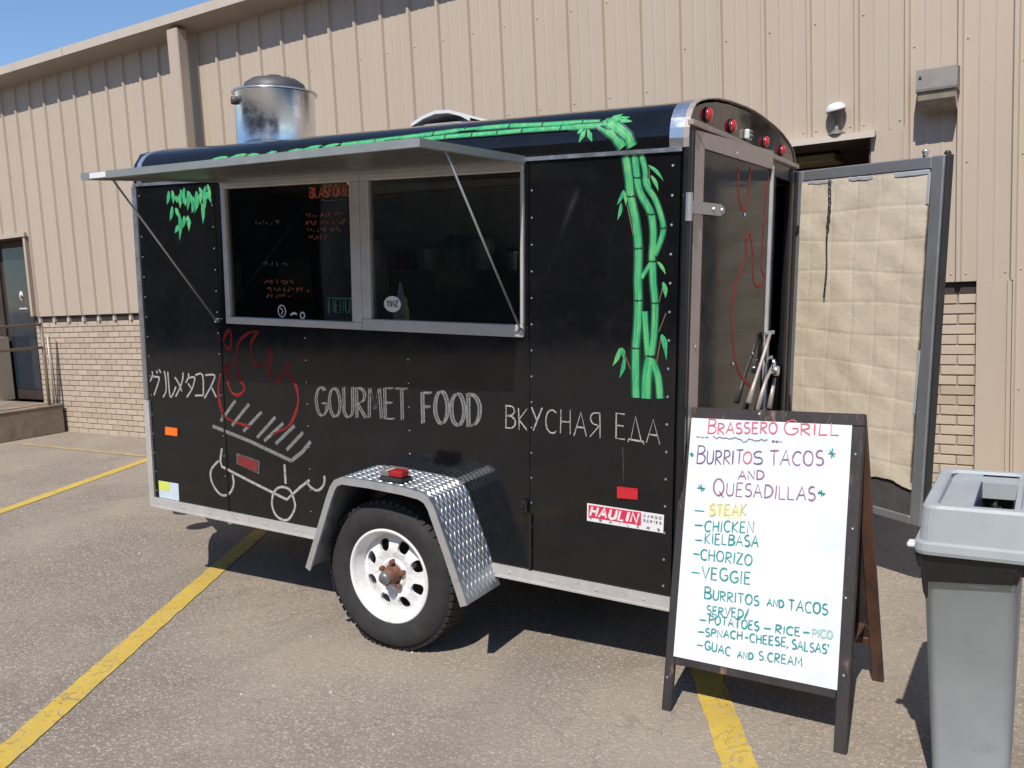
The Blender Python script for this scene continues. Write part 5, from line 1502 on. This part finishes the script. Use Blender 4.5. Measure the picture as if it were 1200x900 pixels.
# ================================================================== GREY BIN
bn = empty('rubbish_bin', (4.150, -3.42, 0), 0)
bn.scale = (1.045, 1.045, 1.045)
tag(bn, 'pale grey slim rubbish bin with a black liner under its lid', 'bin')
def rrect(hx, hy, r, n=4):
    out = []
    for cx, cy, a0 in ((hx - r, hy - r, 0), (-hx + r, hy - r, 90), (-hx + r, -hy + r, 180), (hx - r, -hy + r, 270)):
        for k in range(n + 1):
            t = math.radians(a0 + 90 * k / n); out.append((cx + r * math.cos(t), cy + r * math.sin(t)))
    return out
def loft(mb, rings, close=True):
    n = len(rings[0]); vs = [p for R in rings for p in R]
    mb.add(vs, [(i * n + k, i * n + (k + 1) % n, (i + 1) * n + (k + 1) % n, (i + 1) * n + k) for i in range(len(rings) - 1) for k in range(n)])
def ringz(hx, hy, r, z, cx=0, cy=0): return [(x + cx, y + cy, z) for x, y in rrect(hx, hy, r)]
mb = MB(); mb.smooth = True
CX = -.013
loft(mb, [ringz(.090, .19, .026, .004, CX), ringz(.094, .195, .026, .02, CX), ringz(.115, .228, .026, .640, CX), ringz(.118, .2315, .026, .643, CX), ringz(.121, .236, .026, .72, CX), ringz(.127, .243, .028, .724, CX), ringz(.127, .243, .028, .738, CX), ringz(.115, .23, .026, .738, CX), ringz(.09, .19, .025, .03, CX)])
mb.add(ringz(.090, .19, .026, .004, CX), [tuple(range(20))])
mb.build('can', M['bin'], bn)
# liner, crumpled skirt over the rim
mb = MB(); mb.smooth = True
rnd = random.Random(6); rings = []
for j, (e, z) in enumerate(((.001, .742), (.012, .734), (.0125, .718), (.009, .698), (.005, .676))):
    R = []
    base = rrect(.121 + e, .238 + e, .028, 10)
    for k, (x, y) in enumerate(base):
        ph = k * .9
        o = .005 * math.sin(k * 1.7 + j * .8) + rnd.uniform(-.002, .003)
        l = math.hypot(x, y); drop = 0 if j < 3 else max(-.004, .022 * math.sin(k * .42 + 1) + .010 * math.sin(k * 1.1) + (.012 if x < -.1 and y < -.1 else 0)) * (j - 2)
        R.append((CX + x + x / l * (o + .004 * (j > 0)), y + y / l * (o + .004 * (j > 0)), z - max(-.01, drop)))
    rings.append(R)
n = len(rings[0]); vs = [p for R in rings for p in R]
mb.add(vs, [(i * n + k, i * n + (k + 1) % n, (i + 1) * n + (k + 1) % n, (i + 1) * n + k) for i in range(len(rings) - 1) for k in range(n)])
mb.build('liner', M['bag'], bn)
# lid
lid = MB(); lid.smooth = False
hx, hy = .148, .272
R = [ringz(hx - .012, hy - .012, .03, .728), ringz(hx, hy, .035, .728), ringz(hx + .003, hy + .003, .038, .738), ringz(hx + .001, hy + .001, .036, .757), ringz(hx - .010, hy - .010, .034, .762),
     ringz(hx - .016, hy - .018, .036, .852), ringz(hx - .022, hy - .024, .034, .860), ringz(hx - .043, hy - .047, .028, .860), ringz(hx - .050, hy - .054, .026, .852)]
loft(lid, R)
lido = lid.build('lid', M['bin'], bn)
# recessed top with opening at its right
def inner(z): return (hx - .050, hy - .054, z)
ix, iy, _ = inner(0)
mb = MB()
xo = -.012
mb.add([(-ix, -iy, .836), (xo, -iy, .850), (xo, iy, .842), (-ix, iy, .826)], [(0, 1, 2, 3)])
mb.add([(-ix, -iy, .836), (xo, -iy, .850), (xo, -iy, .853), (-ix, -iy, .853)], [(0, 1, 2, 3)])
mb.add([(-ix, iy, .826), (xo, iy, .842), (xo, iy, .853), (-ix, iy, .853)], [(0, 1, 2, 3)])
mb.add([(-ix, -iy, .836), (-ix, iy, .826), (-ix, iy, .853), (-ix, -iy, .853)], [(0, 1, 2, 3)])
mb.box(xo, ix, -iy, -iy + .012, .80, .853); mb.box(xo, ix + .004, iy - .09, iy, .80, .847)
mb.box(ix - .012, ix + .004, -iy, iy, .80, .853)
mb.build('flap', M['bin'], lido)
mb = MB(); mb.box(xo, xo + .004, -iy + .012, iy - .09, .74, .849); mb.build('hole_edge', M['bin_inside'], lido)
mb = MB(); mb.smooth = True; G_ = 14; vs = []
for j in range(G_):
    for i in range(G_):
        vs.append((xo + .005 + (ix - .017 - xo) * i / (G_ - 1), -iy + .012 + (2 * iy - .10) * j / (G_ - 1), .775 + rnd.uniform(-.018, .018) - .02 * math.sin(i * .9) * math.sin(j * .7)))
mb.add(vs, [(j * G_ + i, j * G_ + i + 1, (j + 1) * G_ + i + 1, (j + 1) * G_ + i) for j in range(G_ - 1) for i in range(G_ - 1)])
mb.build('liner_mouth', M['bag'], bn)
mb = MB(); mb.bbox(-hx - .018, -hx + .002, -.268, -.23, .742, .756, .004); mb.build('latch', M['white_plastic'], lido)
